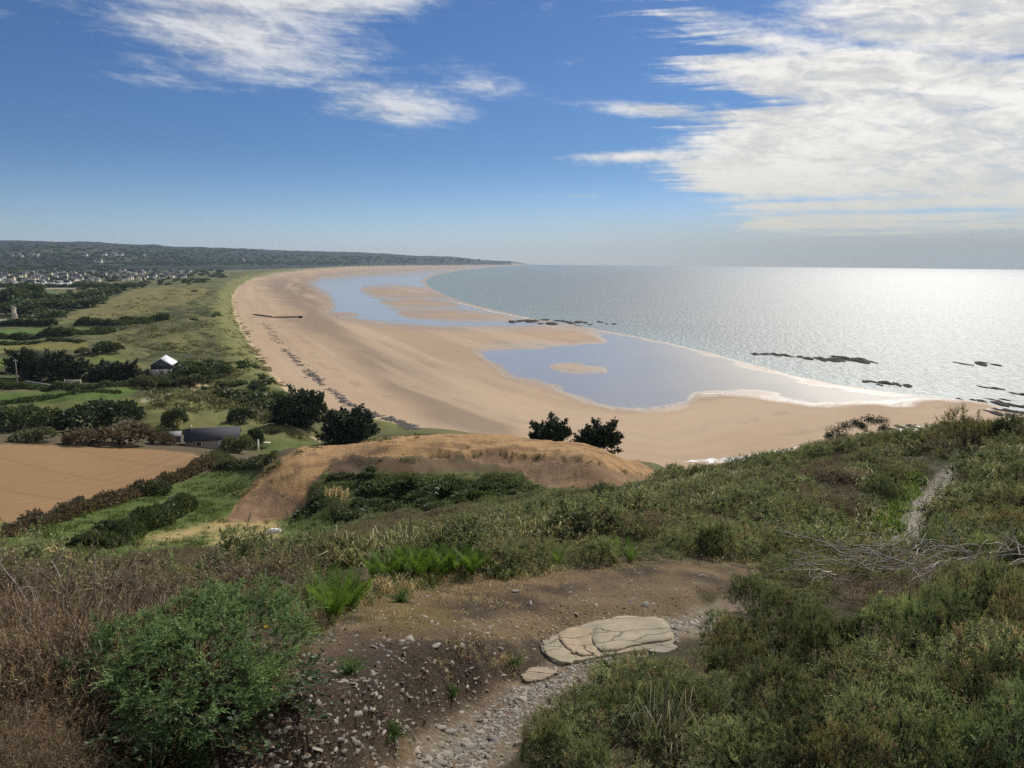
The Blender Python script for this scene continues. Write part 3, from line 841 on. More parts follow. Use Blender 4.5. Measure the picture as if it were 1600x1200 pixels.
class Acc:
    """collects vertices, triangles and colours of one mesh"""
    def __init__(s): s.V, s.F, s.C, s.n = [], [], [], 0
    def add(s, V, Fc, C):
        V = np.asarray(V, float).reshape(-1, 3); Fc = np.asarray(Fc, int).reshape(-1, 3)
        C = np.broadcast_to(np.asarray(C, float), V.shape)
        s.V.append(V); s.F.append(Fc + s.n); s.C.append(C); s.n += len(V)
    def arrays(s): return np.concatenate(s.V), np.concatenate(s.F), np.concatenate(s.C)
    def mesh(s, name, mat, smooth_shade=False):
        V, Fc, C = s.arrays(); return mesh_np(name, V, Fc, mat, C, smooth_shade)

def spikes(acc, P, D, L, Wd, C, curve=0.0):
    """single bent blades: two triangles each; P,D (n,3); L,Wd (n,)"""
    n = len(P); a, b = frame(D)
    th = rng.uniform(0, 2 * np.pi, n)[:, None]
    side = a * np.cos(th) + b * np.sin(th)
    L = np.broadcast_to(L, (n,))[:, None]; Wd = np.broadcast_to(Wd, (n,))[:, None]
    mid = P + D * L * 0.5 + np.array([0, 0, 1.0]) * (curve * L * 0.18)
    tip = P + D * L - np.array([0, 0, 1.0]) * (curve * L * 0.30)
    V = np.stack([P - side * Wd * 0.4, P + side * Wd * 0.4, mid + side * Wd * 0.5, mid - side * Wd * 0.5, tip], 1)
    base = (np.arange(n) * 5)[:, None, None]
    Fc = base + np.array([[0, 1, 2], [0, 2, 3], [3, 2, 4]])[None]
    Cc = np.repeat(np.broadcast_to(C, (n, 3))[:, None, :], 5, 1).copy()
    acc.add(V, Fc, Cc.reshape(-1, 3))

def sprigs(acc, P, D, L, nn, C, nl, nw, tip=(1.65, 1.55, 1.35)):
    """spiny shoots: a thin stem clothed with narrow pointed needles"""
    n = len(P); a, b = frame(D)
    t = np.linspace(0.10, 1.0, nn)[None, :, None]
    L_ = np.broadcast_to(L, (n,))[:, None, None]
    base = P[:, None] + D[:, None] * L_ * t
    th = (np.arange(nn) * 2.4)[None, :, None] + rng.uniform(0, 6.3, (n, 1, 1)) + rng.normal(0, .3, (n, nn, 1))
    rad_ = a[:, None] * np.cos(th) + b[:, None] * np.sin(th)
    nd = unit(rad_ * (1.05 - 0.65 * t) + D[:, None] * (0.55 + 0.4 * t))
    ll = nl * (1.05 - 0.35 * t) * rng.uniform(0.7, 1.2, (n, nn, 1))
    sd_ = unit(np.cross(nd, rad_ + 0.01 + rng.normal(0, .5, (n, nn, 3))))
    V = np.stack([base - sd_ * nw * 0.5, base + sd_ * nw * 0.5, base + nd * ll], 2)
    k = np.arange(n * nn) * 3
    Fc = np.stack([k, k + 1, k + 2], 1)
    tipm = (1 + (np.array(tip) - 1)[None, None] * t ** 1.5)
    Cc = np.broadcast_to(C, (n, 3))[:, None, :] * tipm
    Cc = np.repeat(Cc[:, :, None, :], 3, 2)
    acc.add(V.reshape(-1, 3), Fc, Cc.reshape(-1, 3))

def tube(acc, pts, radii, C, sides=5):
    pts = np.asarray(pts, float); radii = np.broadcast_to(np.asarray(radii, float), (len(pts),))
    d = unit(np.gradient(pts, axis=0)); a, b = frame(d)
    th = np.linspace(0, 2 * np.pi, sides, endpoint=False)
    V = pts[:, None] + radii[:, None, None] * (a[:, None] * np.cos(th)[None, :, None] + b[:, None] * np.sin(th)[None, :, None])
    Fc = []
    for i in range(len(pts) - 1):
        for j in range(sides):
            p, q_ = i * sides + j, i * sides + (j + 1) % sides
            Fc += [[p, q_, q_ + sides], [p, q_ + sides, p + sides]]
    e = (len(pts) - 1) * sides
    Fc += [[e, e + j, e + j + 1] for j in range(1, sides - 1)]
    acc.add(V.reshape(-1, 3), Fc, C)

def wander(p, d, L, n=7, bend=0.35, sag=0.0):
    pts = [np.array(p, float)]; d = np.array(d, float); d /= np.linalg.norm(d)
    for i in range(n - 1):
        d = d + rng.normal(0, bend / math.sqrt(n), 3) + np.array([0, 0, -sag / n]); d /= np.linalg.norm(d)
        pts.append(pts[-1] + d * L / (n - 1))
    return np.array(pts)

def shell(nl, R, n, flat=0.75, seed_up=0.0, low=-0.15):
    """points on the outside of a clump of lobes, with outward directions"""
    cs = []
    for i in range(nl):
        a = 2 * math.pi * i / nl + random.uniform(-.4, .4); rr = R * (random.uniform(0.30, 0.62) if i else 0.08)
        s_ = R * random.uniform(0.30, 0.64)
        cs.append((rr * math.cos(a), rr * math.sin(a), R * flat * random.uniform(0.30, 0.72), s_))
    cs = np.array(cs)
    P, D = [], []
    while sum(len(p) for p in P) < n:
        k = rng.integers(0, nl, n); v = unit(rng.normal(0, 1, (n, 3)))
        v = v[v[:, 2] > low]; k = k[:len(v)]
        p = cs[k, :3] + v * cs[k, 3:4] * np.array([1, 1, flat])
        ins = np.zeros(len(p), bool)
        for c_ in cs:
            ins |= (((p - c_[:3]) / np.array([1, 1, flat])) ** 2).sum(1) < (c_[3] * 0.93) ** 2
        ok = ~ins & (p[:, 2] > 0.0)
        P.append(p[ok]); D.append(v[ok])
    P = np.concatenate(P)[:n]; D = np.concatenate(D)[:n]
    return P, D, cs

def mixc(n, cols, w):
    k = rng.choice(len(cols), n, p=np.array(w) / sum(w))
    return np.array(cols)[k] * rng.uniform(0.75, 1.25, (n, 1))

GORSE = [(0.140, 0.165, 0.092), (0.205, 0.225, 0.130), (0.085, 0.108, 0.060), (0.20, 0.155, 0.11)]
F_GORSE = foliage_mat('gorse_needles', 0.32, 0.65, 0.12, 0.55)
F_LEAF = foliage_mat('leaf_green', 0.30, 0.4, 0.15, 0.55)
F_DARK = foliage_mat('cypress_needles', 0.12, 0.35, 0.2)
F_STRAW = foliage_mat('dry_straw', 0.35, 0.45)
F_FERN = foliage_mat('fern_green', 0.5, 0.35, 0.3)
F_WOOD = vcol_mat('dead_wood', 0.85, 0.2, 0.35, 14.0, 0.5, 0.01)

def gorse_bush_mesh(R, heads, m=7, nn=9, sl=0.085, nl=0.030, nw=0.0085, cols=GORSE, w=(5, 3, 4, 1), lobes=7, flat=0.8, inner=0.22, up=0.5):
    """a bush of many spiny heads, each a tight burst of short shoots"""
    acc = Acc()
    P, D, cs = shell(lobes, R, heads, flat)
    ni = int(heads * inner)
    P[:ni] *= rng.uniform(0.72, 0.93, (ni, 1))
    D = unit(D + np.array([0, 0, up]) + rng.normal(0, 0.25, D.shape))
    Cc = mixc(heads, cols, w); hs = rng.uniform(0.55, 1.5, heads)
    nt_ = heads // 9; P[-nt_:] = P[-nt_:] * rng.uniform(1.04, 1.20, (nt_, 1)); P[:, 2] *= rng.uniform(0.9, 1.1, heads)
    P2 = np.repeat(P, m, 0); D2 = unit(np.repeat(D, m, 0) * 0.75 + rng.normal(0, 0.55, (heads * m, 3)))
    C2 = np.repeat(Cc, m, 0) * rng.uniform(0.85, 1.15, (heads * m, 1)); s2 = np.repeat(hs, m) * rng.uniform(0.7, 1.25, heads * m)
    sprigs(acc, P2 - D2 * sl * 0.15, D2, sl * s2, nn, C2, nl, nw)
    return acc, cs

def branch_mesh(cs, name, col=(0.075, 0.055, 0.04), r=0.012):
    acc = Acc()
    for c_ in cs:
        for k in range(2):
            e = c_[:3] + rng.normal(0, 0.2, 3) * c_[3] + np.array([0, 0, c_[3] * 0.35])
            pts = np.linspace([c_[0] * 0.15, c_[1] * 0.15, -0.05], e, 6) + rng.normal(0, 0.03, (6, 3)) * c_[3]
            tube(acc, pts, np.linspace(r, r * 0.35, 6), col, 4)
    return acc.mesh(name, F_WOOD)

def clump_mesh(acc, P, D, size, cols, w, k=3, flat=1.0):
    """leafy clumps: k crossed leaf-sized faces at each point"""
    n = len(P)
    for j in range(k):
        d = unit(D + rng.normal(0, 0.55, (n, 3))); a, b = frame(d)
        th = rng.uniform(0, 6.3, (n, 1)); s_ = a * np.cos(th) + b * np.sin(th)
        sz = size * rng.uniform(0.55, 1.3, (n, 1)); off = rng.normal(0, 0.35, (n, 3)) * size
        p = P + off
        V = np.stack([p - s_ * sz * 0.5, p + s_ * sz * 0.5, p + d * sz * 1.1 + s_ * sz * 0.12], 1)
        kk = np.arange(n) * 3
        acc.add(V.reshape(-1, 3), np.stack([kk, kk + 1, kk + 2], 1), np.repeat(mixc(n, cols, w), 3, 0))

CYP = [(0.030, 0.045, 0.021), (0.042, 0.060, 0.028), (0.060, 0.074, 0.034)]
BUSH = [(0.055, 0.078, 0.034), (0.080, 0.100, 0.042), (0.110, 0.122, 0.054)]
OLIVE = [(0.105, 0.120, 0.058), (0.135, 0.145, 0.075), (0.085, 0.098, 0.048)]
RUST = [(0.150, 0.108, 0.072), (0.115, 0.086, 0.060), (0.105, 0.108, 0.055)]

def cypress_meshes(Hh, Rr, n=70, lean=0.0, seed=1, per=56, leaf=None):
    """wide wind-shaped cypress: sprays on limbs that rise and spread, pointed at the rim"""
    rs = np.random.default_rng(seed)
    trunk = Acc(); crown = Acc()
    top = np.array([lean * Hh * 0.5, 0, Hh * 0.72])
    tube(trunk, np.linspace([0, 0, -0.4], top, 7) + rs.normal(0, 0.03 * Rr, (7, 3)) * np.array([1, 1, 0]), np.linspace(0.055, 0.018, 7) * Hh, (0.085, 0.065, 0.05), 7)
    leaf = leaf or 0.095 * Rr
    for i in range(n):
        t = rs.uniform(0.12, 0.75); p0 = np.array([0, 0, -0.4]) + (top - np.array([0, 0, -0.4])) * t
        a = rs.uniform(0, 2 * math.pi)
        rise = rs.uniform(-0.05, 0.55) + 1.3 * max(0, t - 0.45) * rs.uniform(0.4, 1.7)
        d = np.array([math.cos(a) + lean * 0.6, math.sin(a), rise]); d /= np.linalg.norm(d)
        L = Rr * rs.uniform(0.72, 1.10) * (1.05 - 0.35 * t) * (1 + 0.25 * lean * math.cos(a))
        pts = p0 + d * np.linspace(0, L, 6)[:, None] + np.array([0, 0, 1.0]) * (np.linspace(0, 1, 6)[:, None] ** 2 * L * 0.10)
        if i % 2 == 0: tube(trunk, pts, np.linspace(0.016, 0.003, 6) * Hh, (0.075, 0.06, 0.045), 4)
        s_ = rs.uniform(0.25, 1.0, per) ** 0.8
        P = p0 + d * (s_ * L)[:, None] + np.array([0, 0, 1.0]) * (s_[:, None] ** 2 * L * 0.10)
        P = P + rs.normal(0, 1, (per, 3)) * (0.16 * Rr * (1.1 - 0.85 * s_))[:, None] * np.array([1, 1, 0.5])
        D = unit(np.tile(d, (per, 1)) + np.array([0, 0, 0.25]) + rs.normal(0, 0.25, (per, 3)))
        clump_mesh(crown, P, D, leaf, CYP, (3, 3, 1), 2)
    return trunk.mesh('trunk', F_WOOD), crown.mesh('crown', F_DARK)

def round_bush_mesh(name, R, n, cols, size, lobes=7, flat=0.8, k=3, mat=None, w=(3, 3, 1)):
    acc = Acc()
    P, D, cs = shell(lobes, R, n, flat)
    P = P * rng.uniform(0.86, 1.03, (len(P), 1))
    clump_mesh(acc, P, unit(D + np.array([0, 0, .25])), size, cols, w, k)
    return acc.mesh(name, mat or F_LEAF), cs

# ------------------------------------------------------------------ scattered ground cover (nobody could count it)
def scatter(name, templates, mat, pts, scl, yaw, tilt=0.12):
    """one object: template plants and the spots they grow on, joined by geometry nodes"""
    Vs, Fs, Cs, tid, off = [], [], [], [], 0
    for k, (V, Fc, Cc) in enumerate(templates):
        Vs.append(V); Fs.append(Fc + off); Cs.append(Cc); tid.append(np.full(len(V), k)); off += len(V)
    npt = len(pts)
    Vs.append(pts); Cs.append(np.zeros((npt, 3))); tid.append(np.full(npt, -1))
    Nv = off + npt
    scl3 = np.ones((Nv, 3), np.float32); scl3[off:] = scl if np.ndim(scl) == 2 else np.asarray(scl)[:, None]
    rot = np.zeros((Nv, 3), np.float32); rot[off:, 2] = yaw; rot[off:, :2] = rng.normal(0, tilt, (npt, 2))
    ids = np.zeros(Nv, np.int32); ids[off:] = rng.integers(0, len(templates), npt)
    me = mesh_np(name, np.concatenate(Vs), np.concatenate(Fs), mat, np.concatenate(Cs), False,
                 {'tid': ('INT', np.concatenate(tid).astype(np.int32)), 'scl': ('FLOAT_VECTOR', scl3), 'rotv': ('FLOAT_VECTOR', rot), 'pick': ('INT', ids)})
    o = tag(link(name, me), kind='stuff')
    ng = bpy.data.node_groups.new(name, 'GeometryNodeTree')
    ng.interface.new_socket('Geometry', in_out='INPUT', socket_type='NodeSocketGeometry')
    ng.interface.new_socket('Geometry', in_out='OUTPUT', socket_type='NodeSocketGeometry')
    N = ng.nodes.new; Lk = ng.links.new
    gi, go = N('NodeGroupInput'), N('NodeGroupOutput')
    def named(nm, typ):
        a = N('GeometryNodeInputNamedAttribute'); a.data_type = typ; a.inputs['Name'].default_value = nm; return a.outputs['Attribute']
    t_out = named('tid', 'INT')
    def sep(k):
        cmp_ = N('FunctionNodeCompare'); cmp_.data_type = 'INT'; cmp_.operation = 'EQUAL'
        Lk(t_out, [s for s in cmp_.inputs if s.name == 'A' and s.type == 'INT'][0])
        [s for s in cmp_.inputs if s.name == 'B' and s.type == 'INT'][0].default_value = k
        s = N('GeometryNodeSeparateGeometry'); s.domain = 'POINT'
        Lk(gi.outputs[0], s.inputs['Geometry']); Lk(cmp_.outputs['Result'], s.inputs['Selection'])
        return s.outputs['Selection']
    join = N('GeometryNodeJoinGeometry')
    for k in range(len(templates)):
        gti = N('GeometryNodeGeometryToInstance'); Lk(sep(k), gti.inputs[0]); Lk(gti.outputs[0], join.inputs[0])
    iop = N('GeometryNodeInstanceOnPoints')
    Lk(sep(-1), iop.inputs['Points']); Lk(join.outputs[0], iop.inputs['Instance'])
    iop.inputs['Pick Instance'].default_value = True
    Lk(named('pick', 'INT'), iop.inputs['Instance Index'])
    e2r = N('FunctionNodeEulerToRotation'); Lk(named('rotv', 'FLOAT_VECTOR'), e2r.inputs[0]); Lk(e2r.outputs[0], iop.inputs['Rotation'])
    Lk(named('scl', 'FLOAT_VECTOR'), iop.inputs['Scale'])
    Lk(iop.outputs[0], go.inputs[0])
    md = o.modifiers.new('scatter', 'NODES'); md.node_group = ng
    return o

def spread_points(n, r0, r1, a0=-0.70, a1=0.70, power=1.0):
    """random spots on the headland, thinning with distance"""
    a = rng.uniform(a0, a1, n); r = (r0 ** power + rng.uniform(0, 1, n) * (r1 ** power - r0 ** power)) ** (1 / power)
    x, y = np.sin(a) * r, np.cos(a) * r
    z = ground(x, y); u, v = project(x, y, z)
    return x, y, z, u, v, r

def keep_pts(m, *arrs): return [a[m] for a in arrs]

# ================================================================== BIG TREES AND BUILDINGS OF THE MIDDLE DISTANCE
def place(root, u, v, px_w=None, px_base=None, rotz=0.0, sink=0.0, sc=None):
    """stand a thing on the ground spot seen at (u, v); scale it so that its built width fits px_w photo pixels"""
    x, y, z, d = hit1(u, v)
    root.location = (x, y, z - sink); root.rotation_euler.z = rotz
    if sc is None: sc = (px_w * d / F) / px_base
    root.scale = (sc, sc, sc)
    return d

def tree_thing(name, label, u, v, pxw, pxh, seed, group=None, lean=0.0, n=70, cat='tree', sink=0.0, dist=None):
    x, y, z, d = hit1(u, v)
    if dist: 
        dd = ray(u, v)[0]; k = dist / math.hypot(dd[0], dd[1]); x, y = dd[0] * k, dd[1] * k; z = float(ground(np.array([x]), np.array([y]))[0]); d = dist
    w, h = pxw * d / F, pxh * d / F
    root = empty(name, (x, y, z - sink), 0, 1, label, cat, group)
    t, c = cypress_meshes(h, w / 2, n, lean, seed)
    link('trunk', t, root); link('crown', c, root)
    return root

def bush_thing(name, label, u, v, pxw, pxh, cols, group=None, cat='bush', n=700, flat=None, size=None):
    x, y, z, d = hit1(u, v)
    w, h = pxw * d / F, pxh * d / F
    R = w / 2 / 1.05
    root = empty(name, (x, y, z - 0.1), random.uniform(0, 6.3), 1, label, cat, group)
    me, cs = round_bush_mesh('foliage', R, n, cols, size or R * 0.125, 7, 0.8)
    fo = link('foliage', me, root); fo.scale = (1, 1, (h / R) / 1.15)
    link('branches', branch_mesh(cs, 'branches', r=R * 0.03), root)
    return root

tree_thing('cypress_tree', 'broad dark cypress on the dune edge above the beach, beside the sandy lane', 470, 664, 86, 56, 11, 'dark cypresses by the lane end', n=110)
tree_thing('cypress_tree', 'dark low cypress leaning behind the left crest of the sand hill', 538, 692, 86, 54, 12, 'dark cypresses by the lane end', lean=0.25, n=110)
tree_thing('cypress_tree', 'flat-topped dark cypress with gappy sprays, left of the pair behind the sand hill', 858, 693, 82, 48, 13, 'cypress pair behind the sand hill', n=60, dist=117, sink=0.2)
tree_thing('cypress_tree', 'taller jagged dark cypress, right of the pair behind the sand hill', 932, 706, 80, 66, 14, 'cypress pair behind the sand hill', lean=0.12, n=80, dist=114, sink=0.3)

BELT = [(34, 592, 46, 50), (62, 594, 52, 54), (92, 592, 50, 48), (118, 592, 44, 40), (148, 598, 36, 30), (168, 598, 46, 34), (198, 598, 44, 36), (222, 600, 30, 26)]
BL = ['leftmost tall dark pine in the shelter belt by the utility pole', 'tallest dark pine in the shelter belt left of the white gate', 'dark pine standing above the white gate in the shelter belt',
      'shorter dark pine just right of the white gate', 'small dark tree between the pine belt and the gabled shed', 'bushy dark tree third to the left of the gabled shed',
      'dark round tree second to the left of the gabled shed', 'low dark tree touching the left side of the gabled shed']
for k, (u, v, w, h) in enumerate(BELT):
    tree_thing('pine_tree', BL[k], u, v, w, h, 20 + k, 'trees of the shelter belt', n=46)

BUSHES = [
 (272, 600, 40, 22, BUSH, 'dark bush right of the gabled shed, at the hedge end'), (310, 592, 50, 24, BUSH, 'wide dark bush on the dune behind the gabled shed'),
 (250, 606, 56, 17, BUSH, 'dark bush hiding the foot of the gabled shed'), (300, 604, 40, 20, OLIVE, 'greyish bush beside the sandy patch of the dune path'),
 (232, 606, 40, 22, OLIVE, 'grey-green bush in front and left of the gabled shed'), (345, 584, 36, 16, BUSH, 'low dark bush on the dune crest right of the shed'),
 (275, 668, 34, 28, BUSH, 'round dark bush in the pasture behind the slate bungalow'), (378, 662, 38, 26, CYP, 'dark bush beside the straight dune path'),
 (372, 708, 46, 30, OLIVE, 'grey-green round bush at the right end of the slate bungalow'), (398, 700, 28, 34, CYP, 'narrow dark tree beside the white garden post'),
 (160, 668, 104, 42, CYP, 'long black-green thicket above the ploughed field'), (80, 676, 60, 36, BUSH, 'dark bush left of the black-green thicket'),
 (28, 672, 66, 38, BUSH, 'dark bush at the far left above the ploughed field'), (56, 690, 60, 22, OLIVE, 'pale olive bush on the field edge at the far left'),
 (195, 694, 90, 34, RUST, 'rusty brown thicket on the top edge of the ploughed field'), (125, 694, 56, 26, RUST, 'brownish bush left of the rusty thicket by the field'),
 (256, 694, 40, 18, RUST, 'low brownish bush between the rusty thicket and the annex'), (168, 550, 44, 18, BUSH, 'dark bush clump alone in the dune pasture'),
 (130, 554, 22, 12, OLIVE, 'small pale bush left of the dark clump in the pasture'),
 (240, 770, 52, 20, BUSH, 'green bush in the brown hedge below the ploughed field'), (100, 914, 66, 34, BUSH, 'round dark bush in the meadow corner at far left'),
 (665, 838, 40, 24, CYP, 'dark little bush in the brown heath below the sand hill'),
]
for u, v, w, h, cols, lab in BUSHES:
    bush_thing('dark_bush', lab, u, v, w, h, cols, 'bushes of the valley', n=700)

def hedge(name, label, line, hgt, wid, cols, step=0.30, size=0.4, group='hedges of the valley', mat=None, dens=1.0):
    """a hedge grown along a line of photo pixels laid on the ground (or along ground points)"""
    x, y, z, d = hit([p[0] for p in line], [p[1] for p in line])
    P = np.stack([x, y], 1); seg = np.hypot(*(P[1:] - P[:-1]).T); Ltot = seg.sum(); cum = np.concatenate([[0], np.cumsum(seg)])
    n = int(Ltot * wid * hgt / (size * size) * 2.2 * dens)
    n = max(60, min(n, 5200))
    s_ = rng.uniform(0, Ltot, n)
    px_ = np.interp(s_, cum, P[:, 0]); py_ = np.interp(s_, cum, P[:, 1])
    dx = np.interp(s_ + .5, cum, P[:, 0]) - np.interp(s_ - .5, cum, P[:, 0]); dy = np.interp(s_ + .5, cum, P[:, 1]) - np.interp(s_ - .5, cum, P[:, 1])
    nrm = unit(np.stack([-dy, dx], 1))
    hh = hgt * (0.15 + 1.5 * fbm(s_ / (hgt * 1.6), s_ * 0 + 3, rng.integers(999), 3)); ww = wid * 0.5 * (0.25 + 1.4 * fbm(s_ / (wid * 1.4), s_ * 0 + 9, rng.integers(999), 3))
    th = rng.uniform(0, math.pi, n); rr = rng.uniform(0.75, 1.0, n)
    ox = np.cos(th) * ww * rr; oz = np.sin(th) ** 0.7 * hh * rr
    bx, by = px_ + nrm[:, 0] * ox, py_ + nrm[:, 1] * ox
    V = np.stack([bx, by, ground(bx, by) + oz - 0.1], 1)
    D = unit(np.stack([nrm[:, 0] * np.cos(th), nrm[:, 1] * np.cos(th), np.sin(th) + 0.2], 1))
    c0 = V.mean(0); c0[2] = V[:, 2].min()
    root = empty(name, c0, 0, 1, label, 'hedge', group)
    acc = Acc(); clump_mesh(acc, V - c0, D, size, cols, (3, 3, 1), 3)
    link('foliage', acc.mesh('foliage', mat or F_LEAF), root)
    st = Acc()
    for k in range(min(40, max(6, int(Ltot / 2)))):
        q_ = rng.uniform(0, Ltot); a_, b_ = np.interp(q_, cum, P[:, 0]), np.interp(q_, cum, P[:, 1])
        g_ = float(ground(np.array([a_]), np.array([b_]))[0])
        tube(st, np.array([[a_, b_, g_ - 0.1], [a_ + rng.normal(0, .1), b_ + rng.normal(0, .1), g_ + hgt * 0.4], [a_ + rng.normal(0, .3), b_ + rng.normal(0, .3), g_ + hgt * 0.75]]) - c0, [0.05, 0.04, 0.02], (0.075, 0.06, 0.045), 4)
    tag(link('stems', st.mesh('stems', F_WOOD), root), kind='stuff')
    return root

hedge('field_hedge', 'rusty bracken hedge along the lower edge of the ploughed field', [(-60, 852), (0, 838), (60, 822), (120, 802), (190, 780), (250, 758), (300, 740), (335, 722)], 1.25, 2.6, RUST, size=0.34)
hedge('field_hedge', 'olive hedge bending round the right end of the ploughed field', [(338, 714), (352, 722), (345, 731), (390, 728), (425, 722)], 1.1, 2.6, OLIVE, size=0.36)
hedge('field_hedge', 'dark green hedge running up the meadow beside the sandy track', [(140, 856), (185, 840), (230, 824), (262, 808), (292, 794)], 1.7, 3.2, BUSH, size=0.32, dens=1.3)
for lab, line, hh, ww in [
    ('low dark hedge beside the pale road near the stub tower', [(-60, 509), (0, 509), (85, 509)], 3, 5),
    ('straight dark hedge ending in the open dune pasture', [(120, 508), (180, 509), (235, 503), (262, 499)], 3.0, 7),
    ('dark hedge across the strips left of the dune pasture', [(-60, 532), (20, 530), (100, 526), (172, 520)], 3.0, 6),
    ('thin dark hedge on the tawny strip', [(-60, 541), (40, 538), (130, 535)], 1.4, 3),
    ('dark hedge below the pine belt along the green strip', [(-60, 604), (40, 606), (110, 608), (170, 604), (240, 604)], 1.5, 3),
    ('low clipped hedge between the two green strips', [(-60, 630), (60, 624), (190, 614)], 0.9, 2),
    ('dark hedge behind the long green field near the village', [(-60, 448), (20, 449), (110, 449.5), (200, 449)], 5, 14),
    ('long low hedge behind the slate bungalow', [(225, 682), (262, 679), (300, 678)], 1.1, 1.6)]:
    hedge('field_hedge', lab, line, hh, ww, BUSH, size=max(0.35, hh * 0.28))

# wood behind the fields: separate trees one can make out
WOOD = [(25, 478, 34, 22), (52, 470, 26, 20), (62, 476, 30, 16), (90, 474, 30, 14), (118, 472, 26, 12), (140, 470, 28, 12), (158, 466, 26, 12), (110, 482, 40, 14), (78, 484, 40, 14), (48, 486, 40, 14), (138, 480, 34, 12),
        (10, 492, 34, 16), (40, 494, 36, 14), (70, 496, 30, 10), (82, 502, 30, 14), (168, 458, 30, 10), (190, 454, 26, 9), (210, 451, 24, 7), (150, 474, 26, 10), (5, 478, 30, 16)]
tree_protos = []
for k in range(4):
    acc = Acc(); R = 1.0
    P, D, cs = shell(6, R, 170, 0.9)
    clump_mesh(acc, P, D, 0.30, BUSH, (4, 2, 1), 3)
    tk = Acc(); tube(tk, [[0, 0, -0.2], [0.03, 0, 0.3], [0, 0.04, 0.8]], [0.10, 0.08, 0.04], (0.08, 0.065, 0.05), 6)
    tree_protos.append((acc.mesh('crown', F_LEAF), tk.mesh('trunk', F_WOOD)))
for k, (u, v, w, h) in enumerate(WOOD):
    x, y, z, d = hit1(u, v); W_, H_ = w * d / F, h * d / F
    r_ = empty('broadleaf_tree', (x, y, z), random.uniform(0, 6), 1, 'dark broadleaf tree in the wood between the fields and the village', 'tree', 'trees of the wood behind the fields')
    cm, tm = tree_protos[k % 4]
    link('crown', cm, r_, (0, 0, H_ * 0.12), scale=(W_ / 2.1, W_ / 2.1, H_ / 1.35)); link('trunk', tm, r_, scale=(W_ / 3, W_ / 3, H_ / 1.4))

# wind-bent pine on the brow
def bent_pine():
    x, y, z, d = hit1(1352, 694)
    root = empty('bent_pine', (x, y, z - 0.1), 0, 1, 'wind-bent little pine with bare forked stems on the brow above the beach', 'tree')
    s_ = d / F
    def P3(u, v, dy=0): return np.array([(u - 1352) * s_, dy, (694 - v) * s_ + 0.1])
    tr = Acc(); cr = Acc()
    stems = [[(1352, 700), (1345, 690), (1330, 682), (1312, 678)], [(1352, 700), (1354, 686), (1350, 674), (1340, 664)], [(1352, 700), (1358, 686), (1366, 674), (1372, 664)],
             [(1345, 690), (1350, 680), (1352, 668), (1354, 660)], [(1358, 686), (1372, 680), (1385, 672)], [(1330, 682), (1322, 672), (1312, 666)]]
    for i, st in enumerate(stems):
        pts = np.array([P3(u, v, 0.25 * math.sin(i * 2.1) * k / 3) for k, (u, v) in enumerate(st)])
        tube(tr, pts, np.linspace(0.055, 0.022, len(pts)) * (1 if i < 3 else 0.6), (0.085, 0.07, 0.055), 6)
    for (u, v, rw, rh) in [(1308, 676, 16, 10), (1318, 684, 12, 8), (1322, 668, 13, 8), (1336, 664, 10, 7), (1356, 659, 14, 8), (1370, 661, 15, 8), (1378, 672, 10, 7), (1345, 668, 8, 6), (1300, 684, 8, 6)]:
        n = 420
        v_ = unit(rng.normal(0, 1, (n, 3))); p = P3(u, v, rng.normal(0, .2)) + v_ * np.array([rw, rw, rh]) * s_ * rng.uniform(0.15, 1.0, (n, 1))
        clump_mesh(cr, p, unit(v_ + np.array([0, 0, .5])), 0.20, CYP, (2, 3, 2), 3)
    link('trunk', tr.mesh('trunk', F_WOOD), root); link('crown', cr.mesh('crown', F_DARK), root)
bent_pine()

# ---- buildings
def bm_obj(name, V, Fc, mat, parent):
    return link(name, mesh_np(name, np.array(V, float), [np.array([f], int) for f in Fc] if len({len(f) for f in Fc}) > 1 else np.array(Fc, int), mat), parent)

def box_vf(x0, x1, y0, y1, z0, z1):
    V = [(x0, y0, z0), (x1, y0, z0), (x1, y1, z0), (x0, y1, z0), (x0, y0, z1), (x1, y0, z1), (x1, y1, z1), (x0, y1, z1)]
    return V, [(0, 3, 2, 1), (4, 5, 6, 7), (0, 1, 5, 4), (1, 2, 6, 5), (2, 3, 7, 6), (3, 0, 4, 7)]

def box(name, x0, x1, y0, y1, z0, z1, mat, parent):
    V, Fc = box_vf(x0, x1, y0, y1, z0, z1); return bm_obj(name, V, Fc, mat, parent)

def gable_wall_vf(w, l, h, rh):
    """house body, ridge along x: w along x, l along y"""
    V = [(-w / 2, -l / 2, -1), (w / 2, -l / 2, -1), (w / 2, l / 2, -1), (-w / 2, l / 2, -1), (-w / 2, -l / 2, h), (w / 2, -l / 2, h), (w / 2, l / 2, h), (-w / 2, l / 2, h), (-w / 2, 0, h + rh), (w / 2, 0, h + rh)]
    return V, [(0, 1, 5, 4), (2, 3, 7, 6), (1, 2, 6, 9, 5), (3, 0, 4, 8, 7)]

def gable_roof_vf(w, l, h, rh, o=0.25, t=0.15):
    k = rh / (l / 2); e = l / 2 + o; z0 = h - o * k
    V = []
    for dz in (0.02, t + 0.02):
        V += [(-w / 2 - o, -e, z0 + dz), (w / 2 + o, -e, z0 + dz), (w / 2 + o, 0, h + rh + dz), (-w / 2 - o, 0, h + rh + dz), (w / 2 + o, e, z0 + dz), (-w / 2 - o, e, z0 + dz)]
    Fc = [(6, 7, 8, 9), (9, 8, 10, 11), (0, 3, 2, 1), (3, 5, 4, 2), (0, 1, 7, 6), (4, 5, 11, 10), (1, 2, 8, 7), (2, 4, 10, 8), (3, 0, 6, 9), (5, 3, 9, 11)]
    return V, Fc

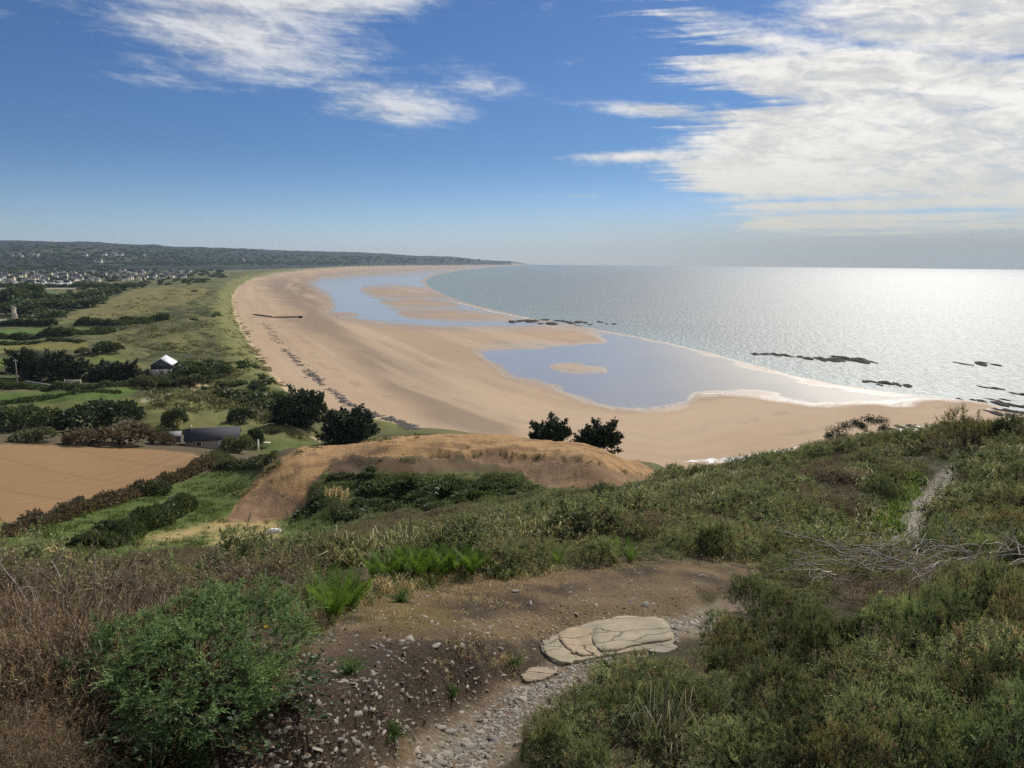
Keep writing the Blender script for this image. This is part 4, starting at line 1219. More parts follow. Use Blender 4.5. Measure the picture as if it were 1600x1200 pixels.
M_VILLA = plain_mat('village_render', (0.60, 0.585, 0.55), 0.85, 0.3, 0.15, 1.5)
M_WHITE = plain_mat('white_render', (0.72, 0.70, 0.66), 0.8, 0.3, 0.12, 1.5)
M_CREAM = plain_mat('cream_render', (0.58, 0.52, 0.42), 0.85, 0.3, 0.15, 1.5)
M_STONE = plain_mat('stone_wall', (0.33, 0.29, 0.24), 0.9, 0.2, 0.3, 2.0, 0.6)
M_SLATE = plain_mat('slate_roof', (0.045, 0.046, 0.058), 0.8, 0.2, 0.25, 2.5, 0.3)
M_GREYROOF = plain_mat('grey_roof', (0.17, 0.17, 0.17), 0.7, 0.35, 0.25, 2.0)
M_ZINC = plain_mat('pale_sheet_roof', (0.62, 0.64, 0.66), 0.45, 0.4, 0.1, 1.2)
M_DARKWOOD = plain_mat('dark_boards', (0.075, 0.080, 0.085), 0.8, 0.2, 0.25, 3.0)
M_GLASS = plain_mat('window_glass', (0.03, 0.035, 0.04), 0.1, 0.5, 0.1, 1.0)
M_TIMBER = plain_mat('wet_timber', (0.055, 0.042, 0.032), 0.8, 0.3, 0.3, 3.0, 0.5)
M_POLE = plain_mat('pole_wood', (0.26, 0.23, 0.19), 0.85, 0.2, 0.2, 3.0)

def bungalow():
    x, y, z, d = hit1(326, 700); k = d / F
    root = empty('bungalow', (x, y + 2.5, z), rad(17), 1, 'long low bungalow with dark slate roof and white garage door by the field', 'house')
    w, l, h, rh = 72 * k, 5.4, 1.7, 1.5
    bm_obj('wall', *gable_wall_vf(w, l, h, rh), M_STONE, root)
    rf = bm_obj('roof', *gable_roof_vf(w, l, h, rh, 0.3), M_SLATE, root)
    box('chimney', -w * 0.44, -w * 0.40, -0.3, 0.3, h + rh - 0.3, h + rh + 0.7, M_STONE, rf)
    tag(box('garage_door', 7 * k, 30 * k, -l / 2 - 0.06, -l / 2 - 0.005, -0.3, 1.45, M_WHITE, root))
    wn = box('window', -22 * k, -14 * k, -l / 2 - 0.05, -l / 2 - 0.005, 0.6, 1.5, M_WHITE, root)
    box('pane', -21 * k, -15 * k, -l / 2 - 0.07, -l / 2 - 0.052, 0.7, 1.4, M_GLASS, wn)
    x, y, z, d = hit1(268, 690)
    r2 = empty('garden_shed', (x, y + 1, z), rad(18), 1, 'low annex shed with pale grey roof left of the slate bungalow', 'shed')
    bm_obj('wall', *gable_wall_vf(21 * k, 3.2, 1.1, 0.6), M_DARKWOOD, r2)
    bm_obj('roof', *gable_roof_vf(21 * k, 3.2, 1.1, 0.6, 0.15, 0.08), M_GREYROOF, r2)
    r3 = empty('garden_post', (*hit1(404, 707)[:3],), 0, 1, 'tall white post at the corner of the garden lawn', 'post')
    V, Fc = box_vf(-0.11, 0.11, -0.11, 0.11, -0.3, 2.4); bm_obj('shaft', V, Fc, M_WHITE, r3)
    box('cap', -0.16, 0.16, -0.16, 0.16, 2.402, 2.5, M_WHITE, r3)
    r4 = empty('garden_table', (*hit1(415, 697)[:3],), 0, 1, 'small pale table standing on the garden lawn beside the white post', 'table')
    box('top', -0.9, 0.9, -0.5, 0.5, 0.70, 0.78, M_CREAM, r4)
    for sx_ in (-0.8, 0.74):
        for sy_ in (-0.42, 0.36): box('leg', sx_, sx_ + 0.06, sy_, sy_ + 0.06, -0.1, 0.698, M_CREAM, r4)
bungalow()

def gabled_shed():
    x, y, z, d = hit1(250, 583); k = d / F
    root = empty('gabled_shed', (x, y + 3, z), rad(104), 1, 'small gabled shed with pale sheet roof and dark boarded front above the bushes', 'shed')
    w, l, h, rh = 9.0, 27 * k, 12 * k, 9 * k
    bm_obj('wall', *gable_wall_vf(w, l, h * 0.55, 0.01), M_WHITE, root)
    V = [(-w / 2 - 0.05, -l / 2, h * 0.55), (-w / 2 - 0.05, l / 2, h * 0.55), (-w / 2 - 0.05, l / 2, h), (-w / 2 - 0.05, 0, h + rh), (-w / 2 - 0.05, -l / 2, h)]
    V2 = [(w / 2, b, c) for a, b, c in V]
    bm_obj('gable_boards', V + V2, [(4, 3, 2, 1, 0), (5, 6, 7, 8, 9), (0, 1, 6, 5), (1, 2, 7, 6), (4, 0, 5, 9), (2, 3, 8, 7), (3, 4, 9, 8)], M_DARKWOOD, root)
    bm_obj('roof', *gable_roof_vf(w, l, h, rh, 0.35, 0.22), M_ZINC, root)
    box('door', -w / 2 - 0.10, -w / 2 - 0.02, -0.6, 0.6, 0.1, h * 0.53, M_STONE, root)
gabled_shed()

def wall_and_pole():
    xs, ys, zs, ds = hit([40, 70, 100], [605, 606, 606])
    a = np.array([xs[0], ys[0]]); b = np.array([xs[2], ys[2]]); L = np.linalg.norm(b - a)
    root = empty('stone_wall', (*(a + b) / 2, float(zs.mean())), math.atan2(b[1] - a[1], b[0] - a[0]), 1, 'low grey stone wall under the pine belt along the green strip', 'wall')
    box('wall', -L / 2, L / 2, -0.3, 0.3, -0.5, 1.3, M_STONE, root); box('coping', -L / 2 - 0.05, L / 2 + 0.05, -0.36, 0.36, 1.302, 1.42, M_GREYROOF, root)
    x, y, z, d = hit1(114, 603)
    g = empty('white_gate', (x, y, z), rad(4), 1, 'pale boarded gate at the right end of the stone wall', 'gate')
    for k in range(5): box('board', -2.1, 2.1, -0.05, 0.05, 0.1 + k * 0.34, 0.40 + k * 0.34, M_CREAM, g)
    for s_ in (-2.3, 2.12): box('post', s_, s_ + 0.16, -0.09, 0.09, -0.3, 1.9, M_CREAM, g)
    x, y, z, d = hit1(28, 607)
    p = empty('utility_pole', (x, y, z), 0, 1, 'bare wooden utility pole in front of the pine belt', 'pole')
    ac = Acc(); tube(ac, [[0, 0, -0.5], [0, 0, 4], [0, 0, 8.6]], [0.17, 0.15, 0.11], (0.26, 0.23, 0.19), 8); link('pole_shaft', ac.mesh('pole_shaft', F_WOOD), p)
    box('crossarm', -0.7, 0.7, -0.06, 0.06, 8.0, 8.14, M_POLE, p)
    for s_ in (-0.5, 0.0, 0.5): box('insulator', s_ - 0.05, s_ + 0.05, -0.05, 0.05, 8.142, 8.35, M_WHITE, p)
    x, y, z, d = hit1(23, 500); k = d / F
    t = empty('stub_tower', (x, y, z), 0, 1, 'pale stubby round tower beside the straight road', 'tower')
    def lathe(name, prof, mat):
        th = np.linspace(0, 2 * np.pi, 14, endpoint=False); V = []; Fc = []
        for r_, z_ in prof: V += [(r_ * math.cos(q_), r_ * math.sin(q_), z_) for q_ in th]
        for i in range(len(prof) - 1):
            for j in range(14): Fc.append((i * 14 + j, i * 14 + (j + 1) % 14, (i + 1) * 14 + (j + 1) % 14, (i + 1) * 14 + j))
        return bm_obj(name, V, Fc, mat, t)
    lathe('wall', [(3.6 * k, -1), (3.4 * k, 6 * k), (3.0 * k, 9 * k)], M_STONE); lathe('upper_wall', [(2.6 * k, 9 * k - 0.05), (2.5 * k, 15 * k)], M_CREAM); lathe('roof', [(3.1 * k, 15 * k), (3.0 * k, 15.8 * k), (0.3, 17.6 * k)], M_STONE)
    x, y, z, d = hit1(429, 833); k = d / F
    c_ = empty('covered_bundle', (x, y, z), rad(8), 1, 'white rounded tarpaulin-covered bundle lying on the meadow below the sand hill', 'tarpaulin')
    P = []; nv, nu = 9, 20
    for i in range(nv):
        f_ = i / (nv - 1) * math.pi / 2
        for j in range(nu):
            th = 2 * math.pi * j / nu; rr = math.cos(f_) ** 0.55
            P.append((11.5 * k * rr * math.cos(th) * (1 + 0.04 * math.sin(5 * th)), 5.0 * k * rr * math.sin(th), -0.05 + 0.58 * math.sin(f_) * (1 + 0.10 * math.sin(3 * th + 1) * math.cos(f_)) - 0.02 * math.cos(8 * th) * math.cos(f_)))
    Fc = [(i * nu + j, i * nu + (j + 1) % nu, (i + 1) * nu + (j + 1) % nu, (i + 1) * nu + j) for i in range(nv - 1) for j in range(nu)]
    me = mesh_np('cover', np.array(P), np.array(Fc), M_WHITE, None, True); link('cover', me, c_)
    ac = Acc()
    for s_ in (-0.5, 0.05, 0.55):
        pts = [(11.5 * k * s_, 5.2 * k * math.cos(q_) * math.sqrt(1 - s_ * s_ * .8), 0.02 + 0.60 * math.sin(q_) * (1 - .35 * s_ * s_)) for q_ in np.linspace(0, math.pi, 9)]
        tube(ac, pts, 0.018, (0.15, 0.15, 0.16), 4)
    link('lashing', ac.mesh('lashing', F_WOOD), c_)
wall_and_pole()

# ---- the village
def house_proto(w, l, h, rh, wall, roof):
    mw = mesh_np('wall', np.array(gable_wall_vf(w, l, h, rh)[0], float), [np.array([f]) for f in gable_wall_vf(w, l, h, rh)[1]], wall)
    rv, rf = gable_roof_vf(w, l, h, rh, 0.3, 0.2); mr = mesh_np('roof', np.array(rv, float), np.array(rf), roof)
    cv, cf = box_vf(-w / 2 + 0.1, -w / 2 + 0.9, -0.4, 0.4, h + rh - 0.6, h + rh + 1.1); mc = mesh_np('chimney', np.array(cv, float), np.array(cf), wall)
    return mw, mr, mc
PROT = [house_proto(10, 7, 3.2, 3.4, M_VILLA, M_SLATE), house_proto(12, 7.5, 5.0, 3.6, M_CREAM, M_SLATE), house_proto(9, 7, 2.8, 2.8, M_VILLA, M_GREYROOF), house_proto(14, 8, 3.0, 3.6, M_STONE, M_SLATE), house_proto(11, 7, 4.6, 3.2, M_VILLA, M_SLATE)]
HL = [('white-walled house with a dark slate roof in the far village', 'white slate-roofed village houses'), ('tall cream house with a steep slate roof in the far village', 'cream village houses'),
      ('small white house with a grey roof in the far village', 'small white village houses'), ('long stone house with a slate roof in the far village', 'stone village houses'), ('two-storey white house with a slate roof in the far village', 'tall white village houses')]
def house(x, y, z, k, rz, sc=1.0, label=None, group=None):
    mw, mr, mc = PROT[k]
    r_ = empty('village_house', (x, y, z), rz, sc, label or HL[k][0], 'house', group or HL[k][1])
    link('wall', mw, r_); ro = link('roof', mr, r_); link('chimney', mc, ro)
cand = []
for _ in range(700):
    u = random.uniform(-10, 300); lo = 445 if u < 110 else 443 - (u - 110) * 0.045; hi = 424 if u > 50 else 428
    cand.append((u, random.uniform(hi, lo)))
for _ in range(60):
    u = random.uniform(300, 372); cand.append((u, random.uniform(424, 436 - (u - 300) * 0.10)))
cx, cy, cz, cd = hit([c_[0] for c_ in cand], [c_[1] for c_ in cand])
taken = []
for i in range(len(cand)):
    if any((cx[i] - a) ** 2 + (cy[i] - b) ** 2 < (13 + 0.004 * cd[i]) ** 2 for a, b in taken) or cd[i] > 3000: continue
    taken.append((cx[i], cy[i])); 
    if len(taken) > 165: break
    house(cx[i], cy[i], cz[i], random.choices(range(5), (4, 3, 4, 2, 3))[0], random.choice((0.2, 0.35, 1.75, 1.9, 0.1)) + random.uniform(-.15, .15), random.uniform(0.85, 1.15))
# caravans / low white row at the near edge of the village
mcar = mesh_np('body', np.array(box_vf(-4.5, 4.5, -1.8, 1.8, 0.3, 3.1)[0], float), np.array(box_vf(-4.5, 4.5, -1.8, 1.8, 0.3, 3.1)[1]), M_WHITE)
rv, rf = gable_roof_vf(9, 3.6, 3.1, 0.5, 0.15, 0.08); mcr = mesh_np('roof', np.array(rv, float), np.array(rf), M_ZINC)
mcp = mesh_np('plinth', np.array(box_vf(-4.2, 4.2, -1.6, 1.6, -0.6, 0.298)[0], float), np.array(box_vf(-4.2, 4.2, -1.6, 1.6, -0.6, 0.298)[1]), M_GREYROOF)
us = list(np.linspace(2, 30, 6)) + list(np.linspace(42, 108, 13))
for u in us:
    x, y, z, d = hit1(u, 446.5 + random.uniform(-1.0, .6))
    r_ = empty('mobile_home', (x, y, z), random.choice((0.1, 0.3, 1.4, 2.8)) + random.uniform(-.2, .2), 1, 'white mobile home in the row at the near edge of the village', 'mobile home', 'white mobile homes by the village')
    link('body', mcar, r_); link('roof', mcr, r_); link('plinth', mcp, r_)
# white buildings scattered on the far slopes
for u, v in [(20, 401), (28, 399), (33, 401), (52, 400), (57, 401), (58, 399.5), (132, 401), (148, 409), (155, 410), (162, 399.5), (172, 399), (180, 400), (188, 400), (225, 400), (380, 408), (412, 409), (428, 409)]:
    x, y, z, d = hit1(u, v)
    if d > 9000: continue
    house(x, y, z, random.choice((0, 2)), random.uniform(-.3, .3), (d / 1500) * 0.62 * (1.5 if 130 < u < 200 else 1), 'white farm building far off on the wooded slope', 'white farms on the far slope')

# ---- far woods and village trees: one mass each
blobs = []
for k in range(3):
    acc = Acc(); P, D, cs = shell(5, 1.0, 60, 0.85); clump_mesh(acc, P, D, 0.55, BUSH, (4, 2, 1), 2); blobs.append(acc.arrays())
def px_cloud(poly, n):
    P = np.array(poly, float); pts = np.stack([rng.uniform(P[:, 0].min(), P[:, 0].max(), n), rng.uniform(P[:, 1].min(), P[:, 1].max(), n)], 1)
    return pts[poly_sd(pts[:, 0], pts[:, 1], P) < 0]
def mass(name, polys, size_px, jitter=0.3):
    pts = np.concatenate([px_cloud(p, n) for p, n in polys])
    x, y, z, d = hit(pts[:, 0], pts[:, 1])
    okk = d < 9900; x, y, z, d = x[okk], y[okk], z[okk], d[okk]
    s_ = np.clip(size_px * d / F, 1.2, 40) * rng.uniform(0.7, 1.4, len(x))
    sc3 = np.stack([s_ * 1.25, s_ * 1.25, s_ * 0.8], 1)
    return scatter(name, blobs, F_LEAF, np.stack([x, y, z - 0.2], 1), sc3, rng.uniform(0, 6.3, len(x)), 0.05)
mass('village_trees', [([(0, 448), (300, 446), (370, 432), (360, 424), (180, 420), (0, 424)], 300), ([(0, 428), (200, 424), (200, 419), (100, 414), (0, 418)], 260), ([(100, 492), (205, 452), (110, 452), (95, 470), (60, 478), (80, 494)], 240)], 2.4)
mass('far_woods', [([(200, 415), (430, 414), (560, 414), (560, 410), (300, 409), (180, 411)], 420), ([(0, 414), (200, 413), (420, 410), (420, 404), (0, 400)], 380), ([(400, 411), (780, 411), (760, 406), (560, 401), (400, 398)], 320), ([(0, 400), (400, 403), (400, 391), (0, 381)], 420)], 1.5)
# dune scrub
mass("dune_scrub", [([(300, 600), (330, 560), (400, 575), (440, 620), (420, 640), (360, 625)], 90), ([(270, 600), (350, 580), (330, 565), (260, 570)], 50), ([(180, 525), (350, 500), (340, 440), (300, 450), (250, 500)], 22)], 2.6)

# ---- groyne on the beach and the two posts far out
def groyne():
    a = hit1(396, 492); b = hit1(425, 496.5); c_ = hit1(470, 497)
    root = empty('groyne', a[:3], 0, 1, 'dark timber groyne running down the upper beach', 'groyne')
    pts = [np.array(a[:2]), np.array(b[:2]), np.array(c_[:2])]
    i = 0
    for (p, q_), n_ in zip(zip(pts[:-1], pts[1:]), (10, 17)):
        for t in np.linspace(0, 1, n_, endpoint=False):
            g = p + (q_ - p) * t; hgt = 0.4 + 0.8 * min(1, i / 14); gz = float(ground(np.array([g[0]]), np.array([g[1]]))[0])
            o = box('post', -0.16, 0.16, -0.16, 0.16, -0.5, hgt + 0.25 + random.uniform(-.1, .15), M_TIMBER, root); o.location = (g[0] - a[0], g[1] - a[1], gz - a[2]); i += 1
        L = np.linalg.norm(q_ - p); ang = math.atan2(q_[1] - p[1], q_[0] - p[0]); m_ = (p + q_) / 2; gz = float(ground(np.array([m_[0]]), np.array([m_[1]]))[0])
        for kz in range(3):
            o = box('plank', -L / 2, L / 2, 0.17, 0.25, 0.05 + kz * 0.36, 0.38 + kz * 0.36, M_TIMBER, root); o.location = (m_[0] - a[0], m_[1] - a[1], gz - a[2]); o.rotation_euler.z = ang
    gz = float(ground(np.array([c_[0]]), np.array([c_[1]]))[0])
    o = box('end_box', -1.4, 1.4, -1.2, 1.2, -0.4, 1.8, M_TIMBER, root); o.location = (c_[0] - a[0], c_[1] - a[1], gz - a[2])
groyne()
def walker():
    x, y, z, d = hit1(526, 497.5)
    me = bpy.data.meshes.new('person'); bm_pts = [(0, 0, .95), (0, 0, 1.25), (0, 0, 1.48), (0, 0, 1.60), (0, 0, 1.72), (.10, 0, .9), (.12, .14, .5), (.13, .05, .06), (-.10, 0, .9), (-.12, -.14, .5), (-.13, -.22, .08), (.22, 0, 1.42), (.27, -.08, 1.12), (.26, .02, .86), (-.22, 0, 1.42), (-.27, .08, 1.12), (-.26, .16, .88)]
    ed = [(0, 1), (1, 2), (2, 3), (3, 4), (0, 5), (5, 6), (6, 7), (0, 8), (8, 9), (9, 10), (2, 11), (11, 12), (12, 13), (2, 14), (14, 15), (15, 16)]
    me.from_pydata(bm_pts, ed, [])
    o = link('person', me, None, (x, y, z)); o.rotation_euler.z = 1.2
    sk = o.modifiers.new('skin', 'SKIN'); o.modifiers.new('sub', 'SUBSURF').render_levels = 1
    rr = [.15, .15, .16, .06, .105, .10, .08, .05, .10, .08, .05, .075, .055, .04, .075, .055, .04]
    for v_, r_ in zip(me.skin_vertices[0].data, rr): v_.radius = (r_, r_)
    me.skin_vertices[0].data[0].use_root = True
    me.materials.append(plain_mat('dark_clothes', (0.03, 0.032, 0.04), 0.85, 0.2, 0.2, 4))
    tag(o, 'tiny dark figure walking on the wet sand beyond the groyne', 'person')
walker()

# ---- rocks in the shallows
def rock_mesh(name, seed, flat=0.35):
    rs = np.random.default_rng(seed); nu, nv = 11, 5; P = []
    for i in range(nv):
        f_ = (i / (nv - 1)) * math.pi / 2
        for j in range(nu):
            th = 2 * math.pi * j / nu; rr = math.cos(f_) ** 0.6 * (1 + rs.uniform(-.28, .28))
            P.append((rr * math.cos(th), rr * math.sin(th), -0.15 + flat * math.sin(f_) * (1 + rs.uniform(-.3, .35))))
    Fc = [(i * nu + j, i * nu + (j + 1) % nu, (i + 1) * nu + (j + 1) % nu, (i + 1) * nu + j) for i in range(nv - 1) for j in range(nu)]
    return mesh_np(name, np.array(P), np.array(Fc), M_ROCK, None, False)
M_ROCK = plain_mat('seaweed_rock', (0.055, 0.049, 0.041), 0.95, 0.05, 0.4, 1.2, 0.8)
ROCKS = [rock_mesh('rock', 300 + k, (0.28, 0.36, 0.22, 0.42, 0.3, 0.25)[k]) for k in range(6)]
OUT = [('long low black reef at the edge of the shallows', [(812, 502, 22), (832, 502, 24), (850, 500, 22), (862, 506, 20), (872, 501, 14), (884, 502, 16), (892, 505, 14), (905, 503, 16), (903, 509, 12), (915, 504, 8), (922, 507, 10), (938, 503, 12), (948, 506, 8), (960, 506, 9), (845, 506, 14), (800, 503, 12)]),
       ('thin dark ledge left of the two mid-water reefs', [(1180, 553, 14), (1196, 553, 16), (1212, 554, 18), (1228, 555, 12), (1240, 557, 8)]),
       ('broad dark reef right of the thin ledge', [(1262, 560, 14), (1285, 561, 22), (1305, 562, 24), (1325, 562, 26), (1345, 563, 24), (1362, 565, 14), (1250, 557, 10), (1315, 558, 18)]),
       ('pair of black rocks standing farthest to the right in the sea', [(1500, 567, 9), (1508, 569, 10), (1533, 568, 15), (1540, 566, 9), (1556, 570, 9), (1518, 570, 6)]),
       ('grey wave-washed ledge off the sand spit', [(1352, 596, 10), (1368, 597, 14), (1385, 598, 16), (1402, 600, 14), (1418, 602, 12), (1375, 601, 9)]),
       ('flat sliver of rock near the right edge of the sea', [(1548, 606, 10), (1560, 607, 14), (1534, 604, 6)]),
       ('dark rocks at the right frame edge above the foam', [(1590, 615, 12), (1604, 617, 14), (1582, 613, 6)]),
       ('ribbed rock platform amid foam at the right', [(1500, 623, 9), (1520, 624, 10), (1535, 627, 12), (1552, 624, 12), (1562, 630, 16), (1578, 632, 16), (1592, 634, 18), (1610, 636, 18), (1570, 624, 8)]),
       ('ribbed rock platform nearer the cliff foot at the right', [(1545, 645, 10), (1556, 648, 14), (1570, 644, 14), (1585, 645, 14), (1600, 649, 16), (1578, 652, 12), (1615, 645, 16)]),
       ('wet boulders below the bent pine at the cliff foot', [(1395, 674, 10), (1408, 670, 12), (1422, 668, 12), (1436, 672, 10), (1400, 680, 9), (1450, 670, 8)])]
rid = 0
for lab, lst in OUT:
    xs, ys = on_plane([p[0] for p in lst], [p[1] for p in lst], 0.2)
    ds = np.sqrt(xs ** 2 + ys ** 2 + 2500)
    root = empty('rock_outcrop', (xs.mean(), ys.mean(), 0.0), 0, 1, lab, 'rocks', 'rock outcrops in the shallows')
    for i, (u, v, w) in enumerate(lst):
        W_ = w * ds[i] / F / 2 * 0.95
        o = link('rock', ROCKS[rid % 6], root, (xs[i] - xs.mean(), ys[i] - ys.mean(), 0.0), (0, 0, random.uniform(-0.4, 0.4)), (W_, W_ * random.uniform(2.2, 4.2), min(W_ * 1.15, 3.8)))
        rid += 1
        base_z = float(ground(np.array([xs[i]]), np.array([ys[i]]))[0]); o.location.z = max(0.0, min(base_z, 3))

# ---- surf
M_FOAM = new_mat('surf')
fn = noise(position(), 0.45, 6, 0.75)
tr_ = E.nt.nodes.new('ShaderNodeBsdfTransparent'); mxs = E.nt.nodes.new('ShaderNodeMixShader')
fa = E(attr('a').outputs['Fac'])
E.nt.links.new(smooth(fn + fa * 0.42, 0.70, 0.98).s, mxs.inputs[0]); E.nt.links.new(tr_.outputs[0], mxs.inputs[1]); E.nt.links.new(principled((0.72, 0.73, 0.73), 0.7, 0.3), mxs.inputs[2])
out(mxs.outputs[0])
SURF = [([(700, 469), (740, 479), (780, 489), (815, 496), (838, 499.5)], 3.2, 0.8), ([(663, 436), (668, 446), (690, 459), (705, 466)], 3.0, 0.55), ([(760, 418), (715, 423.5), (680, 430.5), (664, 438)], 5, 0.5),
        ([(840, 499), (900, 509), (960, 519.5), (1040, 535), (1110, 552)], 1.0, 0.30), ([(1110, 552), (1180, 571), (1240, 587), (1310, 601), (1380, 611)], 1.2, 0.42),
        ([(1080, 616), (1130, 613.5), (1180, 616.5), (1220, 624), (1265, 632.5), (1330, 631.5), (1400, 632), (1440, 628)], 2.1, 0.85), ([(1110, 622), (1170, 627), (1180, 626)], 1.0, 0.5),
        ([(1010, 641), (1050, 640), (1085, 630), (1100, 622)], 3.0, 0.40), ([(1380, 612), (1450, 619), (1540, 630), (1600, 640)], 3.5, 0.75),
        ([(1060, 720), (1110, 722), (1160, 717), (1215, 708), (1240, 703)], 4.5, 0.9), ([(1230, 702), (1250, 699), (1262, 700)], 1.4, 0.95), ([(1282, 687), (1296, 688)], 1.2, 0.9),
        ([(1385, 683), (1410, 672), (1440, 668), (1475, 668)], 5.0, 0.8), ([(1490, 619), (1540, 622), (1600, 630)], 2.0, 0.8), ([(1530, 640), (1570, 640), (1620, 644)], 3.0, 0.85), ([(1545, 655), (1580, 658), (1630, 655)], 3.0, 0.85),
        ([(1180, 556), (1240, 560), (1300, 566), (1375, 567)], 1.6, 0.55), ([(1345, 601), (1400, 605), (1430, 606)], 1.6, 0.6), ([(870, 586), (960, 606), (1050, 610), (1060, 604)], 0.8, 0.35)]
V_, F_, A_ = [], [], []
for line, w, al in SURF:
    x, y = on_plane([p[0] for p in line], [p[1] for p in line], 0.45)
    P = np.stack([x, y], 1); seg = np.hypot(*(P[1:] - P[:-1]).T); cum = np.concatenate([[0], np.cumsum(seg)]); n = max(30, int(cum[-1] / 3))
    s_ = np.linspace(0, cum[-1], n); px_, py_ = np.interp(s_, cum, x), np.interp(s_, cum, y)
    px_ += (fbm(s_ / 9, s_ * 0, 5, 3) - .5) * 5; py_ += (fbm(s_ / 9, s_ * 0 + 4, 6, 3) - .5) * 5
    t_ = unit(np.stack([np.gradient(px_), np.gradient(py_)], 1)); nn_ = np.stack([-t_[:, 1], t_[:, 0]], 1)
    ww = w * (0.4 + 1.3 * fbm(s_ / 14, s_ * 0 + 1, 11, 3)) * sstep(np.minimum(s_, cum[-1] - s_), -1, 12)
    o0 = len(V_) and sum(len(q_) for q_ in V_)
    zf = np.maximum(ground(px_, py_), 0.0) + 0.03
    rowsv = []
    for kk, aa in ((-1, 0.0), (-0.35, al), (0.35, al), (1, 0.0)):
        gx, gy = px_ + nn_[:, 0] * ww * kk, py_ + nn_[:, 1] * ww * kk
        V_.append(np.stack([gx, gy, np.maximum(ground(gx, gy), 0.0) + 0.035], 1)); A_.append(np.full(n, aa))
    for r_ in range(3):
        i = np.arange(n - 1) + o0 + r_ * n; F_.append(np.stack([i, i + 1, i + n + 1, i + n], 1))
me = mesh_np('surf_foam', np.concatenate(V_), np.concatenate(F_), M_FOAM, None, False, {'a': ('FLOAT', np.concatenate(A_).astype(np.float32))})
tag(link('surf_foam', me), kind='stuff')

# ---- the dark line of seaweed along the tide mark
acc = Acc()
for (line, n, sc_) in [([(398, 492), (415, 508), (435, 535), (455, 557), (480, 580), (500, 597)], 480, 1.1), ([(500, 597), (520, 612), (545, 632), (575, 645), (610, 655), (650, 670)], 620, 0.9), ([(385, 440), (392, 470), (398, 492)], 60, 1.2), ([(470, 590), (530, 640), (600, 668)], 40, 0.5)]:
    P = np.array(line, float); seg = np.hypot(*(P[1:] - P[:-1]).T); cum = np.concatenate([[0], np.cumsum(seg)])
    s_ = rng.uniform(0, cum[-1], n); s_ = s_[fbm(s_ / 16, s_ * 0, 77, 3) > 0.36]
    u = np.interp(s_, cum, P[:, 0]) + rng.normal(0, 4.0, len(s_)); v = np.interp(s_, cum, P[:, 1]) + rng.normal(0, 1.6, len(s_))
    x, y, z, d = hit(u, v)
    for i in range(len(x)):
        R = rng.uniform(0.3, 1.1) * sc_; nu = 6; th = np.linspace(0, 6.28, nu, endpoint=False)
        V = [(x[i], y[i], z[i] + 0.16 * R)] + [(x[i] + R * rng.uniform(.5, 1.5) * math.cos(q_), y[i] + R * 1.2 * rng.uniform(.5, 1.4) * math.sin(q_), z[i] - 0.02) for q_ in th]
        acc.add(V, [(0, 1 + j, 1 + (j + 1) % nu) for j in range(nu)], (0.035, 0.026, 0.020))
tag(link('seaweed', acc.mesh('seaweed', vcol_mat('weed', 0.8, 0.3, 0.3, 2.0, 0.4))), kind='stuff')

# ================================================================== THE FOREGROUND
WORDS = ['first', 'second', 'third', 'fourth', 'fifth', 'sixth', 'seventh', 'eighth', 'ninth', 'tenth', 'eleventh', 'twelfth', 'thirteenth', 'fourteenth', 'fifteenth']

# ---- gorse thicket right of the path: separate bushes in rows, sharing a handful of meshes
gorse_protos = []
for k in range(7):
    R = 0.5
    cols = [GORSE, GORSE, [(0.160, 0.205, 0.095), (0.225, 0.260, 0.130), (0.105, 0.142, 0.068), (0.22, 0.17, 0.11)], [(0.185, 0.190, 0.095), (0.145, 0.150, 0.078), (0.205, 0.155, 0.10), (0.19, 0.14, 0.09)], GORSE, [(0.118, 0.162, 0.086), (0.165, 0.205, 0.115), (0.082, 0.118, 0.062), (0.20, 0.15, 0.10)], [(0.072, 0.090, 0.048), (0.092, 0.112, 0.060), (0.052, 0.068, 0.038), (0.12, 0.09, 0.06)]][k]
    acc, cs = gorse_bush_mesh(R, 230, 7, 9, 0.088, 0.030, 0.0085, cols, (5, 3, 3, 0.8), 8, 0.85, 0.22, 0.5)
    gorse_protos.append((acc.mesh('needles', F_GORSE), branch_mesh(cs, 'branches', (0.10, 0.075, 0.055), 0.011)))

def gorse(u, v, wpx, hpx, label, group, proto=None, dv=None):
    """a bush whose middle is seen at (u, v)"""
    x, y, z, d = hit1(u, v + (hpx * 0.30 if dv is None else dv))
    w, h = wpx * d / F, hpx * d / F
    r_ = empty('gorse_bush', (x, y, z - 0.06), random.uniform(0, 6.3), 1, label, 'gorse bush', group)
    nm, bmh = gorse_protos[random.choice((0, 1, 2, 3, 4, 5, 6, 6)) if proto is None else proto]
    s_ = w / 1.0 * rng.uniform(0.74, 1.02); sz = h / 0.62 * rng.uniform(0.85, 1.55)
    link('needles', nm, r_, scale=(s_, s_, sz)); link('branches', bmh, r_, scale=(s_, s_, sz))
    return r_

